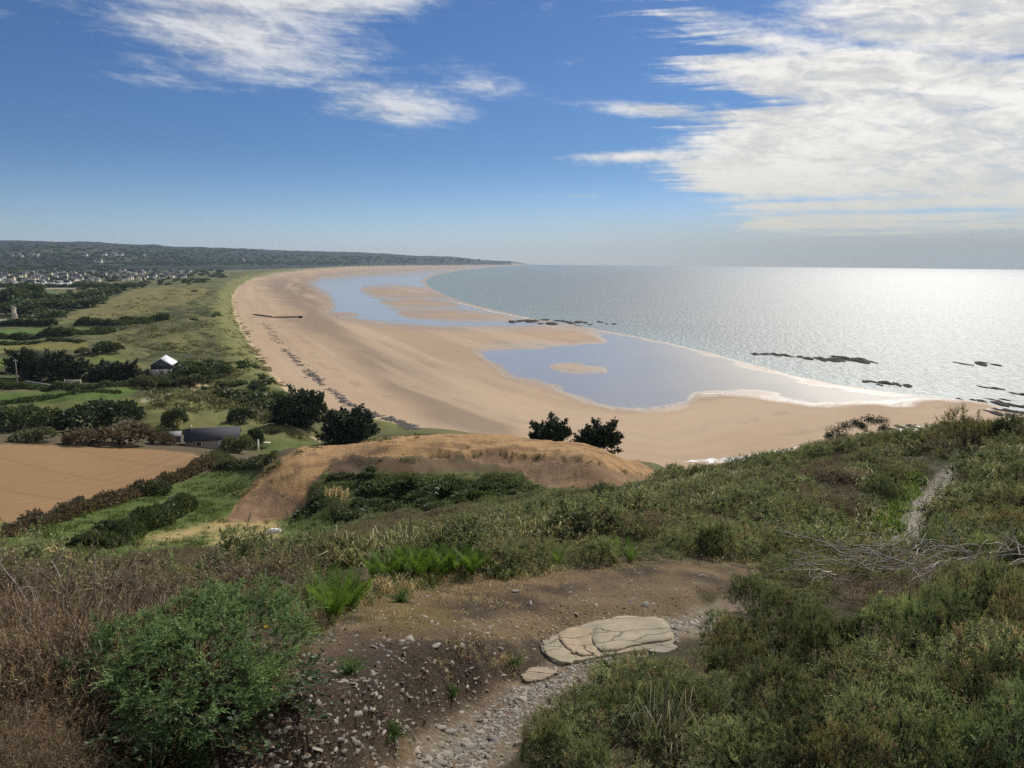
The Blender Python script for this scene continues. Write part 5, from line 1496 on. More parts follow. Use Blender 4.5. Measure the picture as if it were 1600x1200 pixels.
ROWS = [
 ('edging the stony path below the rock slab', 'gorse along the stony path', [(850, 1175, 100, 76), (897, 1142, 105, 72), (945, 1118, 100, 52), (1003, 1098, 96, 42), (1082, 1086, 96, 44), (1135, 1052, 95, 50), (1140, 985, 90, 60), (1180, 938, 95, 60)]),
 ('right under the pile of dead branches', 'gorse under the dead branches', [(1235, 962, 105, 65), (1290, 985, 105, 70), (1350, 990, 105, 70), (1410, 985, 100, 70), (1460, 962, 105, 75), (1520, 950, 110, 80), (1580, 960, 110, 80)]),
 ('in the upper row of the big thicket', 'gorse of the upper thicket row', [(1150, 1010, 115, 80), (1215, 1020, 115, 80), (1280, 1045, 115, 85), (1345, 1050, 115, 85), (1410, 1045, 115, 85), (1475, 1030, 120, 90), (1540, 1025, 120, 90), (1605, 1035, 120, 95)]),
 ('in the lower row of the big thicket', 'gorse of the lower thicket row', [(1010, 1118, 120, 85), (1085, 1105, 120, 90), (1150, 1085, 120, 85), (1220, 1095, 125, 90), (1290, 1115, 125, 95), (1360, 1120, 130, 95), (1430, 1110, 130, 95), (1500, 1100, 130, 95), (1575, 1105, 130, 100)]),
 ('along the bottom edge of the view', 'gorse at the bottom edge', [(900, 1195, 120, 75), (1150, 1165, 130, 95), (1235, 1180, 135, 95), (1310, 1195, 140, 100), (1390, 1190, 140, 105), (1475, 1185, 140, 105), (1560, 1185, 140, 110)]),
 ('on the slope right of the far footpath', 'gorse right of the far footpath', [(1455, 868, 62, 40), (1500, 880, 66, 44), (1550, 872, 70, 46), (1595, 880, 70, 50), (1480, 835, 54, 34), (1530, 828, 60, 38), (1580, 828, 60, 40), (1505, 795, 46, 30), (1550, 785, 52, 34), (1595, 790, 52, 36), (1545, 750, 44, 30), (1588, 748, 46, 32)]),
 ('along the skyline brow above the beach', 'gorse along the brow', [(1055, 742, 44, 24), (1100, 735, 46, 24), (1145, 730, 44, 22), (1190, 722, 46, 24), (1235, 716, 46, 24), (1275, 708, 42, 22), (1320, 704, 40, 22), (1420, 690, 42, 22), (1455, 682, 42, 24)]),
 ('on the bank left of the far footpath', 'gorse on the bank left of the far footpath', [(1300, 835, 52, 34), (1255, 858, 60, 40), (1200, 858, 62, 40), (1145, 850, 56, 38), (1060, 850, 60, 40), (1000, 838, 52, 32), (940, 825, 50, 28), (1340, 800, 46, 32), (1370, 770, 44, 30), (1210, 800, 56, 34), (1160, 795, 50, 30), (1040, 800, 50, 28), (980, 790, 46, 24), (1265, 805, 52, 34)]),
]
for where, grp, lst in ROWS:
    for i, (u, v, w, h) in enumerate(sorted(lst)):
        gorse(u, v, w, h, f'spiky green gorse bush {where}, {WORDS[i]} from the left', grp)
for (u, v, w, h, lab) in [(955, 782, 76, 36, 'dark gorse bush on the slope right of the sand hill'), (905, 800, 60, 30, 'low dark gorse bush below the right end of the sand hill'), (845, 812, 56, 28, 'dark gorse clump halfway down the brown slope'),
                           (930, 868, 76, 46, 'fresh green gorse bush on the lip of the bank right of the ferns'), (1515, 684, 78, 54, 'bright olive bush on the skyline right of the far footpath'), (1582, 680, 70, 50, 'dark rounded bush on the skyline at the right edge')]:
    gorse(u, v, w, h, lab, None, 3 if 'olive' in lab else 1 if 'fresh' in lab else 6)
acc, cs = gorse_bush_mesh(0.5, 260, 7, 9, 0.09, 0.030, 0.0085, [(0.055, 0.072, 0.036), (0.072, 0.092, 0.046), (0.042, 0.055, 0.030)], (3, 3, 2), 8, 1.1, 0.22, 0.6)
x, y, z, d = hit1(1112, 872)
r_ = empty('gorse_bush', (x, y, z - 0.05), 0, 1, 'tall black-green gorse bush standing over the right end of the bare bank', 'gorse bush')
k_ = 52 * d / F
link('needles', acc.mesh('needles', F_GORSE), r_, scale=(k_, k_, k_ * 1.8)); link('branches', branch_mesh(cs, 'branches', (0.10, 0.075, 0.055), 0.012), r_, scale=(k_, k_, k_ * 1.8))
# big gorse at the left, with bramble at its foot
acc, cs = gorse_bush_mesh(0.62, 780, 7, 10, 0.090, 0.029, 0.0080, [(0.080, 0.130, 0.058), (0.115, 0.165, 0.076), (0.056, 0.094, 0.042), (0.16, 0.12, 0.08)], (5, 3, 3, 0.35), 11, 0.95, 0.22, 0.35)
x, y, z, d = hit1(308, 1060)
r_ = empty('gorse_bush', (x, y, z - 0.08), 0, 1, 'big bushy green gorse beside the dirt bank, dead sticks at its left', 'gorse bush')
k_ = (285 * d / F) / 1.25
link('needles', acc.mesh('needles', F_GORSE), r_, scale=(k_, k_, k_ * 0.78)); link('branches', branch_mesh(cs, 'branches', (0.10, 0.075, 0.055), 0.014), r_, scale=(k_, k_, k_ * 0.78))

# ---- bramble: arching canes with small glossy leaves
def bramble_meshes(R, n, seed):
    stems, lv = Acc(), Acc()
    for k in range(n):
        a = rng.uniform(0, 6.28); d = np.array([math.cos(a), math.sin(a), rng.uniform(0.5, 1.6)])
        pts = wander(rng.normal(0, 0.10, 3) * np.array([1, 1, 0]), d, R * rng.uniform(0.8, 1.5), 9, 0.6, 1.7)
        pts[:, 2] = np.maximum(pts[:, 2], 0.02)
        tube(stems, pts, np.linspace(0.004, 0.0018, 9), (0.12, 0.06, 0.045), 4)
        m = 16
        t = rng.uniform(0.15, 1, m) * 8; i = np.minimum(t.astype(int), 7); f_ = (t - i)[:, None]
        base = pts[i] * (1 - f_) + pts[i + 1] * f_
        for j in range(3):
            th = rng.uniform(0, 6.28, m); dd = unit(np.stack([np.cos(th), np.sin(th), rng.uniform(-0.1, 0.7, m)], 1))
            L = rng.uniform(0.022, 0.045, m)[:, None]; a2, b2 = frame(dd); up = np.where(b2[:, 2:3] > 0, b2, -b2)
            b0 = base + dd * 0.012
            V = np.stack([b0, b0 + dd * L * 0.5 + a2 * L * 0.36 + up * L * 0.10, b0 + dd * L, b0 + dd * L * 0.5 - a2 * L * 0.36 + up * L * 0.10], 1)
            k4 = np.arange(m) * 4
            Fc = np.concatenate([np.stack([k4, k4 + 1, k4 + 2], 1), np.stack([k4, k4 + 2, k4 + 3], 1)])
            lv.add(V.reshape(-1, 3), Fc, np.repeat(mixc(m, [(0.055, 0.085, 0.036), (0.080, 0.115, 0.050), (0.040, 0.062, 0.030), (0.12, 0.09, 0.04)], (4, 3, 3, 0.6)), 4, 0))
    return stems.mesh('canes', F_WOOD), lv.mesh('leaves', F_BRAM)
F_BRAM = foliage_mat('bramble_leaf', 0.30, 0.3, 0.2, 0.5)
bp = [bramble_meshes(0.42, 34, k) for k in range(3)]
for i, (u, v, s_, lab) in enumerate([(215, 1105, 0.75, 'leafy bramble under the left side of the big gorse'), (290, 1120, 0.8, 'leafy bramble at the foot of the big gorse, bottom middle'), (375, 1105, 0.75, 'leafy bramble between the big gorse and the dirt bank'),
                                     (240, 1175, 0.75, 'bright leafy bramble at the bottom edge below the big gorse'), (435, 1065, 0.6, 'small bramble spilling onto the dirt bank'), (150, 1150, 0.7, 'bramble among dry stalks at the lower left')]):
    x, y, z, d = hit1(u, v)
    r_ = empty('bramble_bush', (x, y, z - 0.03), i * 1.3, 1, lab, 'bramble', 'brambles round the big gorse')
    link('canes', bp[i % 3][0], r_, scale=(s_, s_, s_)); link('leaves', bp[i % 3][1], r_, scale=(s_, s_, s_))

# ---- ferns
def frond_mesh(L, seed):
    acc = Acc(); n = 24; rs = np.random.default_rng(seed)
    t = np.linspace(0, 1, n); arch = rs.uniform(0.35, 0.7)
    px_ = L * (0.25 * t + 0.45 * arch * t ** 2.2); pz = L * (0.92 * t - 0.30 * arch * t ** 2.4)
    pts = np.stack([px_, 0.02 * np.sin(t * 3 + seed), pz], 1); tube(acc, pts, np.linspace(0.004, 0.0012, n), (0.11, 0.13, 0.035), 4)
    tan = unit(np.gradient(pts, axis=0))
    for s_ in (-1, 1):
        side = np.tile(np.array([[0, s_, 0.0]]), (n, 1)); d = unit(side + tan * 0.45 + rs.normal(0, 0.06, (n, 3)) + np.array([0.15, 0, 0.10]))
        ln = (L * 0.135 * np.sin(np.clip(t * 1.02 + 0.10, 0, 1) * math.pi) ** 0.75 * (t > 0.08))[:, None]
        w_ = tan * (L / n * 0.36)
        V = np.stack([pts - w_ * 0.7, pts + w_ * 0.7, pts + d * ln * 0.6 + w_ * 0.55, pts + d * ln, pts + d * ln * 0.6 - w_ * 0.45], 1)
        k = np.arange(n) * 5; Fc = np.concatenate([np.stack([k, k + 1, k + 2], 1), np.stack([k, k + 2, k + 4], 1), np.stack([k + 4, k + 2, k + 3], 1)])
        acc.add(V.reshape(-1, 3), Fc, np.repeat(np.array([[0.105, 0.185, 0.030]]) * rs.uniform(0.75, 1.25, (n, 1)), 5, 0))
    return acc.mesh('frond', F_FERN)
FRONDS = [frond_mesh(1.0, k) for k in range(5)]
FERNS = [(585, 905, 42), (605, 910, 46), (628, 902, 48), (650, 908, 50), (672, 902, 50), (693, 906, 50), (714, 900, 48), (736, 902, 44), (756, 896, 38), (660, 894, 40), (620, 892, 36), (700, 890, 38),
         (492, 958, 62), (520, 968, 66), (545, 956, 58), (510, 940, 52), (795, 890, 32), (825, 886, 34), (960, 880, 40), (985, 876, 36), (870, 884, 32), (1185, 790, 26), (1165, 802, 26), (1210, 806, 24)]
for i, (u, v, h) in enumerate(FERNS):
    x, y, z, d = hit1(u, v); L = h * d / F * 1.45
    if i < 12: lab, g = f'bright green fern on the bank lip, {WORDS[sorted(f_[0] for f_ in FERNS[:12]).index(u)]} from the left in the fern row', 'ferns in the row on the bank'
    elif i < 16: lab, g = f'tall green fern between the big gorse and the bare bank, {WORDS[sorted(f_[0] for f_ in FERNS[12:16]).index(u)]} from the left', 'ferns in the left clump'
    else: lab, g = 'small yellow-green fern among the scrub behind the bank', 'small ferns in the scrub'
    r_ = empty('fern', (x, y, z - 0.02), random.uniform(0, 6), 1, lab, 'fern', g)
    nf = 20 if i < 16 else 9
    for k in range(nf):
        o = link('frond', FRONDS[(k + i) % 5], r_, (0, 0, 0), (rng.normal(0, 0.14), rng.normal(0.0, 0.14) - 0.02, k * 6.283 / nf + rng.normal(0, .15)), L * rng.uniform(0.75, 1.12))

# ---- grass tussocks, pampas, single plants
def tussock(n, L, Wd, cols, w, spread=0.05, lean=0.55, curve=1.2):
    acc = Acc(); P = rng.normal(0, spread, (n, 3)) * np.array([1, 1, 0])
    D = unit(np.array([0, 0, 1.0]) + rng.normal(0, lean, (n, 3)) * np.array([1, 1, 0.2]))
    spikes(acc, P, D, L * rng.uniform(0.5, 1.15, n), Wd * rng.uniform(0.7, 1.3, n), mixc(n, cols, w), curve)
    return acc
STRAW = [(0.40, 0.30, 0.155), (0.29, 0.21, 0.11), (0.46, 0.38, 0.23)]
GRASS = [(0.12, 0.155, 0.05), (0.17, 0.18, 0.07), (0.085, 0.12, 0.04)]
x, y, z, d = hit1(1038, 1175)
r_ = empty('grass_tuft', (x, y, z), 0, 1, 'pale arching grass tuft among gorse near the bottom edge', 'grass tuft')
acc = tussock(120, 0.42, 0.005, [(0.22, 0.23, 0.14), (0.15, 0.17, 0.08), (0.30, 0.27, 0.17)], (3, 3, 2), 0.05, 0.75, 1.6); link('blades', acc.mesh('blades', F_STRAW), r_)
x, y, z, d = hit1(527, 806)
r_ = empty('pampas_grass', (x, y, z), 0, 1, 'pampas grass clump with cream plumes in front of the sand hill', 'pampas grass')
acc = tussock(260, 2.0, 0.03, [(0.11, 0.13, 0.055), (0.16, 0.16, 0.08), (0.08, 0.10, 0.045)], (3, 2, 2), 0.25, 0.6, 1.9); link('leaves', acc.mesh('leaves', F_STRAW), r_)
for k in range(13):
    ac = Acc(); dx = -1.3 + k * 0.21 + rng.normal(0, .06); hgt = 2.3 + rng.normal(0, .14); dy = rng.normal(0, .3)
    tube(ac, [[dx * 0.35, dy * .3, 0.2], [dx * 0.7, dy * .7, 1.4], [dx, dy, hgt]], [0.02, 0.016, 0.01], (0.3, 0.25, 0.13), 4)
    n = 70; t = rng.uniform(0, 1, n)[:, None]; P = np.array([dx, dy, hgt - 0.1]) + t * np.array([0.12, 0, 0.95]); D = unit(np.array([0.2, 0, 1.0]) + rng.normal(0, .45, (n, 3)))
    spikes(ac, P + rng.normal(0, .03, (n, 3)), D, 0.28 * (1.1 - t[:, 0] * 0.6), 0.06, mixc(n, [(0.62, 0.50, 0.32), (0.70, 0.58, 0.40)], (1, 1)), 0.6)
    link('plume', ac.mesh('plume', F_STRAW), r_)
for u, v, lab, L in [(547, 1052, 'small dark leafy plant alone on the dirt bank', 0.09), (628, 940, 'little bright green leafy plant on the bank below the ferns', 0.14), (706, 1085, 'small green weed on the slope above the path', 0.07), (615, 1150, 'low dark weed among chips near the bottom of the bank', 0.08), (800, 1040, 'dark wiry plant at the edge of the cut above the path', 0.10)]:
    x, y, z, d = hit1(u, v); ac = Acc(); n = 46
    D = unit(rng.normal(0, 1, (n, 3)) + np.array([0, 0, 0.9])); D[:, 2] = np.abs(D[:, 2]); D = unit(D)
    sprigs(ac, np.zeros((n, 3)), D, L * rng.uniform(.6, 1.2, n), 8, mixc(n, [(0.055, 0.10, 0.038), (0.075, 0.125, 0.045)], (1, 1)), L * 0.35, L * 0.09)
    o = link('weed', ac.mesh('weed', F_LEAF), None, (x, y, z)); tag(o, lab, 'weed', 'weeds on the bank')
# yellow flower
x, y, z, d = hit1(420, 1040)
r_ = empty('yellow_flower', (x, y, z), 0, 1, 'single yellow flower in the gorse beside the dirt bank', 'flower')
ac = Acc(); tube(ac, [[0, 0, 0], [0.01, 0, 0.12], [0.0, -0.01, 0.22]], 0.002, (0.10, 0.13, 0.05), 4); link('stem', ac.mesh('stem', F_WOOD), r_)
ac = Acc(); n = 22; th = np.arange(n) * 2.4; spikes(ac, np.tile([[0, -0.01, 0.22]], (n, 1)), unit(np.stack([np.cos(th), np.sin(th), np.full(n, 0.35)], 1)), 0.017, 0.007, np.tile([[0.85, 0.55, 0.02]], (n, 1))); link('petals', ac.mesh('petals', F_STRAW), r_)

# ---- dead wood
BONE = (0.33, 0.295, 0.25)
def stick_mesh(L, r, bend, forks, col, seed, name='branch'):
    global rng
    ac = Acc(); pts = wander([0, 0, 0], [1, 0, 0.05], L, 10, bend); tube(ac, pts, np.linspace(r, r * 0.35, 10), col, 5)
    for k in range(forks):
        i = rng.integers(3, 8); q_ = wander(pts[i], pts[i + 1] - pts[i] + rng.normal(0, 0.06, 3) * L * 0.8, L * rng.uniform(0.2, 0.45), 6, bend * 1.2); tube(ac, q_, np.linspace(r * 0.55, r * 0.2, 6), col, 4)
    return ac.mesh(name, F_WOOD)
BR = [stick_mesh(1.0, 0.011, 0.5, 2 + k % 3, np.array(BONE) * random.uniform(0.6, 1.15), k) for k in range(9)]
cx, cy, cz, cd = hit1(1440, 915)
pile = empty('branch_pile', (cx, cy, cz), 0, 1, 'heap of pale dead branches lying across the gorse at right', 'dead branches')
us = [(random.uniform(1285, 1600), 0) for _ in range(95)]
uu = np.array([u for u, _ in us]); vv = 905 + (uu - 1440) * -0.045 + rng.normal(0, 13, len(uu)) + 16
bx_, by_, bz_, bd_ = hit(uu, vv)
for i in range(len(uu)):
    s_ = rng.uniform(0.30, 0.85)
    link('branch', BR[i % 9], pile, (bx_[i] - cx, by_[i] - cy, bz_[i] - cz + rng.uniform(0.24, 0.52)), (rng.normal(0, .3), rng.normal(0, .12), rng.normal(0.25, 0.6) + (math.pi if rng.uniform() < .5 else 0)), s_)
for i, (pts, lab, r) in enumerate([([(62, 985), (52, 950), (44, 925), (34, 900), (27, 884)], 'pale bare stick curving up at the far left of the meadow view', 0.006),
                                   ([(106, 992), (105, 960), (106, 930), (102, 902), (97, 893)], 'upright pale forked stick left of the big gorse', 0.0055),
                                   ([(155, 960), (154, 930), (156, 905), (157, 878)], 'thin upright dead stick beside the big gorse top', 0.005),
                                   ([(160, 925), (172, 912), (180, 914), (182, 905)], 'short crooked dead twig at the big gorse top', 0.0045),
                                   ([(395, 975), (420, 955), (440, 945), (458, 925)], 'pale forked dead twig right of the big gorse', 0.0045),
                                   ([(458, 945), (475, 965), (490, 988), (508, 1005)], 'long dead twig lying down the bank right of the big gorse', 0.004)]):
    x0, y0, z0, d0 = hit1(pts[0][0], pts[0][1] + 30); k = d0 / F
    r_ = empty('dead_stick', (x0, y0, z0), 0, 1, lab, 'dead stick', 'dead sticks round the big gorse')
    ar = math.atan2(x0, y0); side = np.array([math.cos(ar), -math.sin(ar), 0]); fwd = np.array([math.sin(ar), math.cos(ar), 0])
    P = np.array([side * ((u - pts[0][0]) * k) + np.array([0, 0, 1.0]) * ((pts[0][1] + 30 - v) * k) + fwd * (0.05 * math.sin(j * 1.3 + i)) for j, (u, v) in enumerate(pts)])
    P = np.concatenate([P[:1] - np.array([0, 0, 0.1]), P]); tt = np.linspace(0, len(P) - 1, 14); P = np.stack([np.interp(tt, np.arange(len(P)), P[:, j]) for j in range(3)], 1)
    ac = Acc(); tube(ac, P, np.linspace(r, r * 0.55, 14), BONE, 6)
    for j in (7, 9, 12):
        q_ = wander(P[j], side * rng.normal(0, 1) + np.array([0, 0, .6]), rng.uniform(.05, .14), 5, 0.5); tube(ac, q_, np.linspace(r * .6, r * .3, 5), BONE, 4)
    link('stem', ac.mesh('stem', F_WOOD), r_)

# ---- rock slab beside the path
M_SLAB = new_mat('slab_rock')
_o = objco(); _wv = E.nt.nodes.new('ShaderNodeVectorMath'); _wv.operation = 'ADD'
_nv = E.nt.nodes.new('ShaderNodeTexNoise'); _nv.inputs['Scale'].default_value = 5.0; E.nt.links.new(_o, _nv.inputs['Vector'])
E.nt.links.new(_o, _wv.inputs[0]); E.nt.links.new(scale_col(_nv.outputs['Color'], 0.16), _wv.inputs[1])
_vo = E.nt.nodes.new('ShaderNodeTexVoronoi'); _vo.feature = 'DISTANCE_TO_EDGE'; _vo.inputs['Scale'].default_value = 1.9; E.nt.links.new(vec_scale(_wv.outputs[0], (0.7, 1.6, 1.0)), _vo.inputs['Vector'])
_ck = smooth(E(_vo.outputs['Distance']), 0.004, 0.026); _gr = noise(vec_scale(_o, (6.0, 16.0, 10.0)), 1.0, 6, 0.65)
_cc = scale_col(attr('col').outputs['Color'], (_gr * 0.8 + 0.6) * (_ck * 0.4 + 0.6))
out(principled(_cc, 0.85, 0.3, bump(_gr * 0.6 + _ck * 0.5, 0.8, 0.03)))
SLABS = [([(842, 1010), (856, 998), (882, 986), (930, 970), (1000, 964), (1036, 967), (1050, 986), (1054, 1006), (1010, 1016), (940, 1025), (900, 1034), (868, 1038)], (0.25, 0.205, 0.14), 0.010),
         ([(928, 984), (945, 972), (968, 966), (1000, 966), (1032, 969), (1046, 984), (1050, 1002), (1030, 1006), (1000, 1008), (965, 1018), (938, 1022), (925, 1008)], (0.275, 0.232, 0.160), 0.026),
         ([(872, 996), (888, 984), (910, 981), (925, 985), (922, 1006), (934, 1022), (915, 1028), (895, 1024), (882, 1012)], (0.285, 0.218, 0.140), 0.022),
         ([(846, 1006), (858, 999), (870, 1001), (880, 1014), (893, 1027), (905, 1032), (888, 1039), (868, 1034), (852, 1026)], (0.262, 0.22, 0.15), 0.018),
         ([(814, 1056), (830, 1044), (852, 1042), (874, 1048), (862, 1058), (840, 1064), (820, 1066)], (0.25, 0.20, 0.14), 0.008),
         ([(1010, 1009), (1030, 1008), (1048, 1005), (1060, 1012), (1040, 1020), (1015, 1020)], (0.24, 0.21, 0.16), 0.008)]
x, y, z, d = hit1(950, 1000)
sr_ = empty('rock_slab', (x, y, z), 0, 1, 'broad flat buff rock slab bedded in the cut beside the path', 'rock slab')
for outline, col, top in SLABS:
    O = np.array(outline, float)
    t = np.linspace(0, len(O), 48, endpoint=False); O2 = np.stack([np.interp(t, np.arange(len(O) + 1), np.append(O[:, j], O[0, j])) for j in (0, 1)], 1)
    gx, gy = on_slab(O2[:, 0], O2[:, 1]); Ps = np.stack([gx, gy], 1); c0 = Ps.mean(0)
    Ps = (Ps + np.roll(Ps, 1, 0) + np.roll(Ps, -1, 0)) / 3
    P = Ps + rng.normal(0, 0.007, Ps.shape)
    pl = np.array([SLAB_G[0], SLAB_G[1], SLAB_Z - SLAB_G[0] * _sx - SLAB_G[1] * _sy])
    V, Cc = [], []
    prof = [(1.02, -0.03), (1.012, top * 0.7), (0.985, top), (0.82, top), (0.6, top), (0.4, top), (0.2, top)]
    for s_, hh in prof:
        q_ = c0 + ((P if s_ > 0.9 else Ps) - c0) * s_
        nz = (fbm(q_[:, 0] * 9, q_[:, 1] * 9, 55, 4) - 0.5) * 0.022  if hh > 0 else 0
        V.append(np.c_[q_, (q_ @ pl[:2] + pl[2]) + hh + nz])
        cn = fbm(q_[:, 0] * 4, q_[:, 1] * 4, 88, 3)[:, None]; Cc.append(np.array(col) * (0.80 + 0.45 * cn) * np.array([1, 1, 1]))
    V.append(np.array([[c0[0], c0[1], c0 @ pl[:2] + pl[2] + top]])); Cc.append(np.array([col]))
    V = np.concatenate(V) - np.array([x, y, z]); Cc = np.concatenate(Cc); Fc = []
    for i in range(len(prof) - 1):
        for j in range(48):
            a, b = i * 48 + j, i * 48 + (j + 1) % 48; Fc += [(a, b, b + 48), (a, b + 48, a + 48)]
    e = (len(prof) - 1) * 48; Fc += [(e + j, e + (j + 1) % 48, len(V) - 1) for j in range(48)]
    Fc = np.array(Fc)
    v0, v1, v2 = V[Fc[:, 0]], V[Fc[:, 1]], V[Fc[:, 2]]
    if np.cross(v1 - v0, v2 - v0)[:, 2].sum() < 0: Fc = Fc[:, ::-1]
    link('slab', mesh_np('slab', V, Fc, M_SLAB, Cc), sr_)

# ---- slate chips: on the path, on the bank
M_SLATE_CHIP = new_mat('slate_chip')
rn = obj_rand()
c = mixcol(rn, (0.13, 0.115, 0.098), (0.31, 0.275, 0.225))
nz = noise(objco(), 9.0, 4, 0.6)
out(principled(scale_col(c, nz * 0.6 + 0.7), 0.75, 0.35, bump(noise(objco(), 22.0, 4, 0.6), 0.4, 0.02)))
def chip_arrays(seed):
    rs = np.random.default_rng(seed); n = rs.integers(5, 8); th = np.sort(rs.uniform(0, 6.28, n)); rr = rs.uniform(0.55, 1.1, n)
    b = np.stack([rr * np.cos(th), rr * np.sin(th) * rs.uniform(0.5, 0.85)], 1); h = rs.uniform(0.10, 0.24)
    tilt = rs.normal(0, 0.07, 2)
    V = np.concatenate([np.c_[b, np.full(n, -h * 0.6)], np.c_[b * rs.uniform(0.85, 0.97), h * 0.4 + b @ tilt], [[0, 0, h * 0.45]]])
    Fc = []
    for j in range(n):
        k = (j + 1) % n; Fc += [(j, k, n + k), (j, n + k, n + j), (n + j, n + k, 2 * n)]
    return V, np.array(Fc), np.ones((len(V), 3)) * np.array([0.30, 0.27, 0.22])
CHIPS = [chip_arrays(k) for k in range(14)]
CHIPM = [mesh_np('stone', V, Fc, M_SLATE_CHIP) for V, Fc, Cc in CHIPS]
def chip_spots(n, kind):
    if kind == 'path':
        s_ = rng.uniform(0.2, 8.6, n); i = np.minimum(s_.astype(int), len(PATH_NEAR) - 2); f_ = (s_ - i)[:, None]
        p = PATH_NEAR[i] * (1 - f_) + PATH_NEAR[i + 1] * f_; p = p + rng.normal(0, 0.105, (n, 2))
    else:
        uv = px_cloud(BANK_PX, n * 2)[:n]; x, y, z, d = hit(uv[:, 0], uv[:, 1]); p = np.stack([x, y], 1)
        if kind == 'bank2': p = p + rng.normal(0, 0.02, p.shape)
    z = ground(p[:, 0], p[:, 1])
    return np.c_[p, z]
def lay(parent, P, smin, smax, pw):
    for i, p in enumerate(P):
        s_ = smin + (smax - smin) * rng.uniform() ** pw
        link('stone', CHIPM[rng.integers(14)], parent, (p[0], p[1], p[2] + s_ * 0.05), (rng.normal(0, .22), rng.normal(0, .22), rng.uniform(0, 6.28)), s_)
lay(GROUND['footpath'], chip_spots(300, 'path'), 0.014, 0.062, 2.2)
lay(GROUND['hillside'], chip_spots(230, 'bank'), 0.010, 0.042, 2.8)
for (u, v, s_) in [(508, 955, .06), (515, 972, .055), (640, 1000, .05), (585, 1012, .045), (480, 1030, .05), (495, 1175, .05), (843, 1072, .035), (805, 925, .06), (830, 945, .055), (900, 960, .05), (1008, 948, .07), (985, 940, .06), (1095, 900, .05), (760, 990, .045), (720, 1010, .045), (640, 1090, .04), (555, 1120, .045)]:
    x, y, z, d = hit1(u, v)
    link('stone', CHIPM[rng.integers(14)], GROUND['hillside'], (x, y, z + s_ * 0.15), (rng.normal(0, .4), rng.normal(0, .4), rng.uniform(0, 6.28)), s_)
_e = np.array([(812, 1064), (850, 1042), (900, 1034), (945, 1026), (1010, 1018), (1056, 1008), (1052, 982), (1034, 964), (930, 966), (880, 983), (850, 997)], float)
_t = rng.uniform(0, len(_e) - 1, 420); _u = np.interp(_t, np.arange(len(_e)), _e[:, 0]) + rng.normal(0, 5, 420); _v = np.interp(_t, np.arange(len(_e)), _e[:, 1]) + rng.normal(2, 4, 420)
_x, _y, _z, _d = hit(_u, _v); P = np.concatenate([np.c_[_x, _y, _z], chip_spots(5200, 'path'), chip_spots(1800, 'bank2')])
scatter('slate_rubble', CHIPS[:8], M_SLATE_CHIP, P, 0.005 + 0.026 * rng.uniform(0, 1, len(P)) ** 2.2, rng.uniform(0, 6.28, len(P)), 0.3)
n = 1500; s_ = rng.uniform(1.5, len(PATH_FAR) - 1.01, n); i = s_.astype(int); f_ = (s_ - i)[:, None]
p = PATH_FAR[i] * (1 - f_) + PATH_FAR[i + 1] * f_ + rng.normal(0, 0.26, (n, 2))
scatter('path_gravel', CHIPS[:6], M_SLATE_CHIP, np.c_[p, ground(p[:, 0], p[:, 1])], 0.03 + 0.07 * rng.uniform(0, 1, n) ** 2, rng.uniform(0, 6.28, n), 0.25)

# ---- ground cover of the headland
def tmpl(acc): return acc.arrays()
def gorse_tmpl(R, heads, m, nn, sl, nl, nw, cols, w, lobes=5, flat=0.8, inner=0.1, up=0.5):
    return gorse_bush_mesh(R, heads, m, nn, sl, nl, nw, cols, w, lobes, flat, inner, up)[0].arrays()
HEATH = [(0.140, 0.112, 0.088), (0.108, 0.088, 0.072), (0.185, 0.155, 0.112), (0.105, 0.112, 0.060)]
T_GORSE = [gorse_tmpl(0.5, 40, 6, 5, 0.12, 0.060, 0.022, GORSE, (5, 3, 4, 1)) for _ in range(3)] + [gorse_tmpl(0.5, 40, 6, 5, 0.12, 0.06, 0.022, [(0.135, 0.145, 0.075), (0.11, 0.12, 0.062), (0.15, 0.125, 0.08)], (3, 3, 1))]
T_HEATH = [gorse_tmpl(0.5, 34, 6, 5, 0.17, 0.06, 0.016, HEATH, (4, 4, 3, 1.2), up=0.9, flat=0.7) for _ in range(3)]
T_TUSS = [tussock(70, 0.40, 0.016, [(0.22, 0.21, 0.10), (0.15, 0.165, 0.07), (0.32, 0.28, 0.15)], (3, 3, 2), 0.14, 0.6, 1.2).arrays() for _ in range(3)]
T_STRAW = [tussock(46, 0.16, 0.0045, STRAW, (3, 2, 2), 0.05, 0.9, 1.3).arrays() for _ in range(4)]
T_GREEN = [tussock(60, 0.16, 0.007, GRASS, (3, 2, 3), 0.06, 0.6, 1.0).arrays() for _ in range(3)]

x, y, z, u, v, r = spread_points(43000, 6.0, 74, -0.84, 0.84, power=1.05)
heath = poly_sd(u, v, HEATH_PX) + (fbm(x / 5, y / 5, 201, 3) - 0.5) * 40
bank = poly_sd(u, v, BANK_PX); grassy = poly_sd(u, v, GRASSY_PX)
dpt_ = hill(x, y)[2]
hollow = poly_sd(u, v, MEADOW_PX)
ok = (bank > 6) & (dpt_ > 0.62) & (hollow > 0) & (poly_sd(u, v, SAND_PX) > 2) & (poly_sd(u, v, GULLY_PX) > 2) & (poly_sd(u, v, FIELD_PX) > 0) & ~((r < 11) & (u > 480) & (u < 760))
patch = fbm(x / 2.6, y / 2.6, 203, 3)
brownr = poly_sd(u, v, [(1240, 735), (1300, 728), (1345, 760), (1345, 800), (1300, 830), (1240, 800)])
ok &= ~((r < 12.5) & (u > 760))
clear = poly_sd(u, v, [(1390, 880), (1445, 875), (1470, 805), (1535, 722), (1490, 712), (1430, 756), (1402, 800)]) > 0
ok &= clear
ok &= ~((r < 9.5) & (u < 480) & (rng.uniform(0, 1, len(x)) < 0.7))
near_left = (r < 14) & (u < 520)
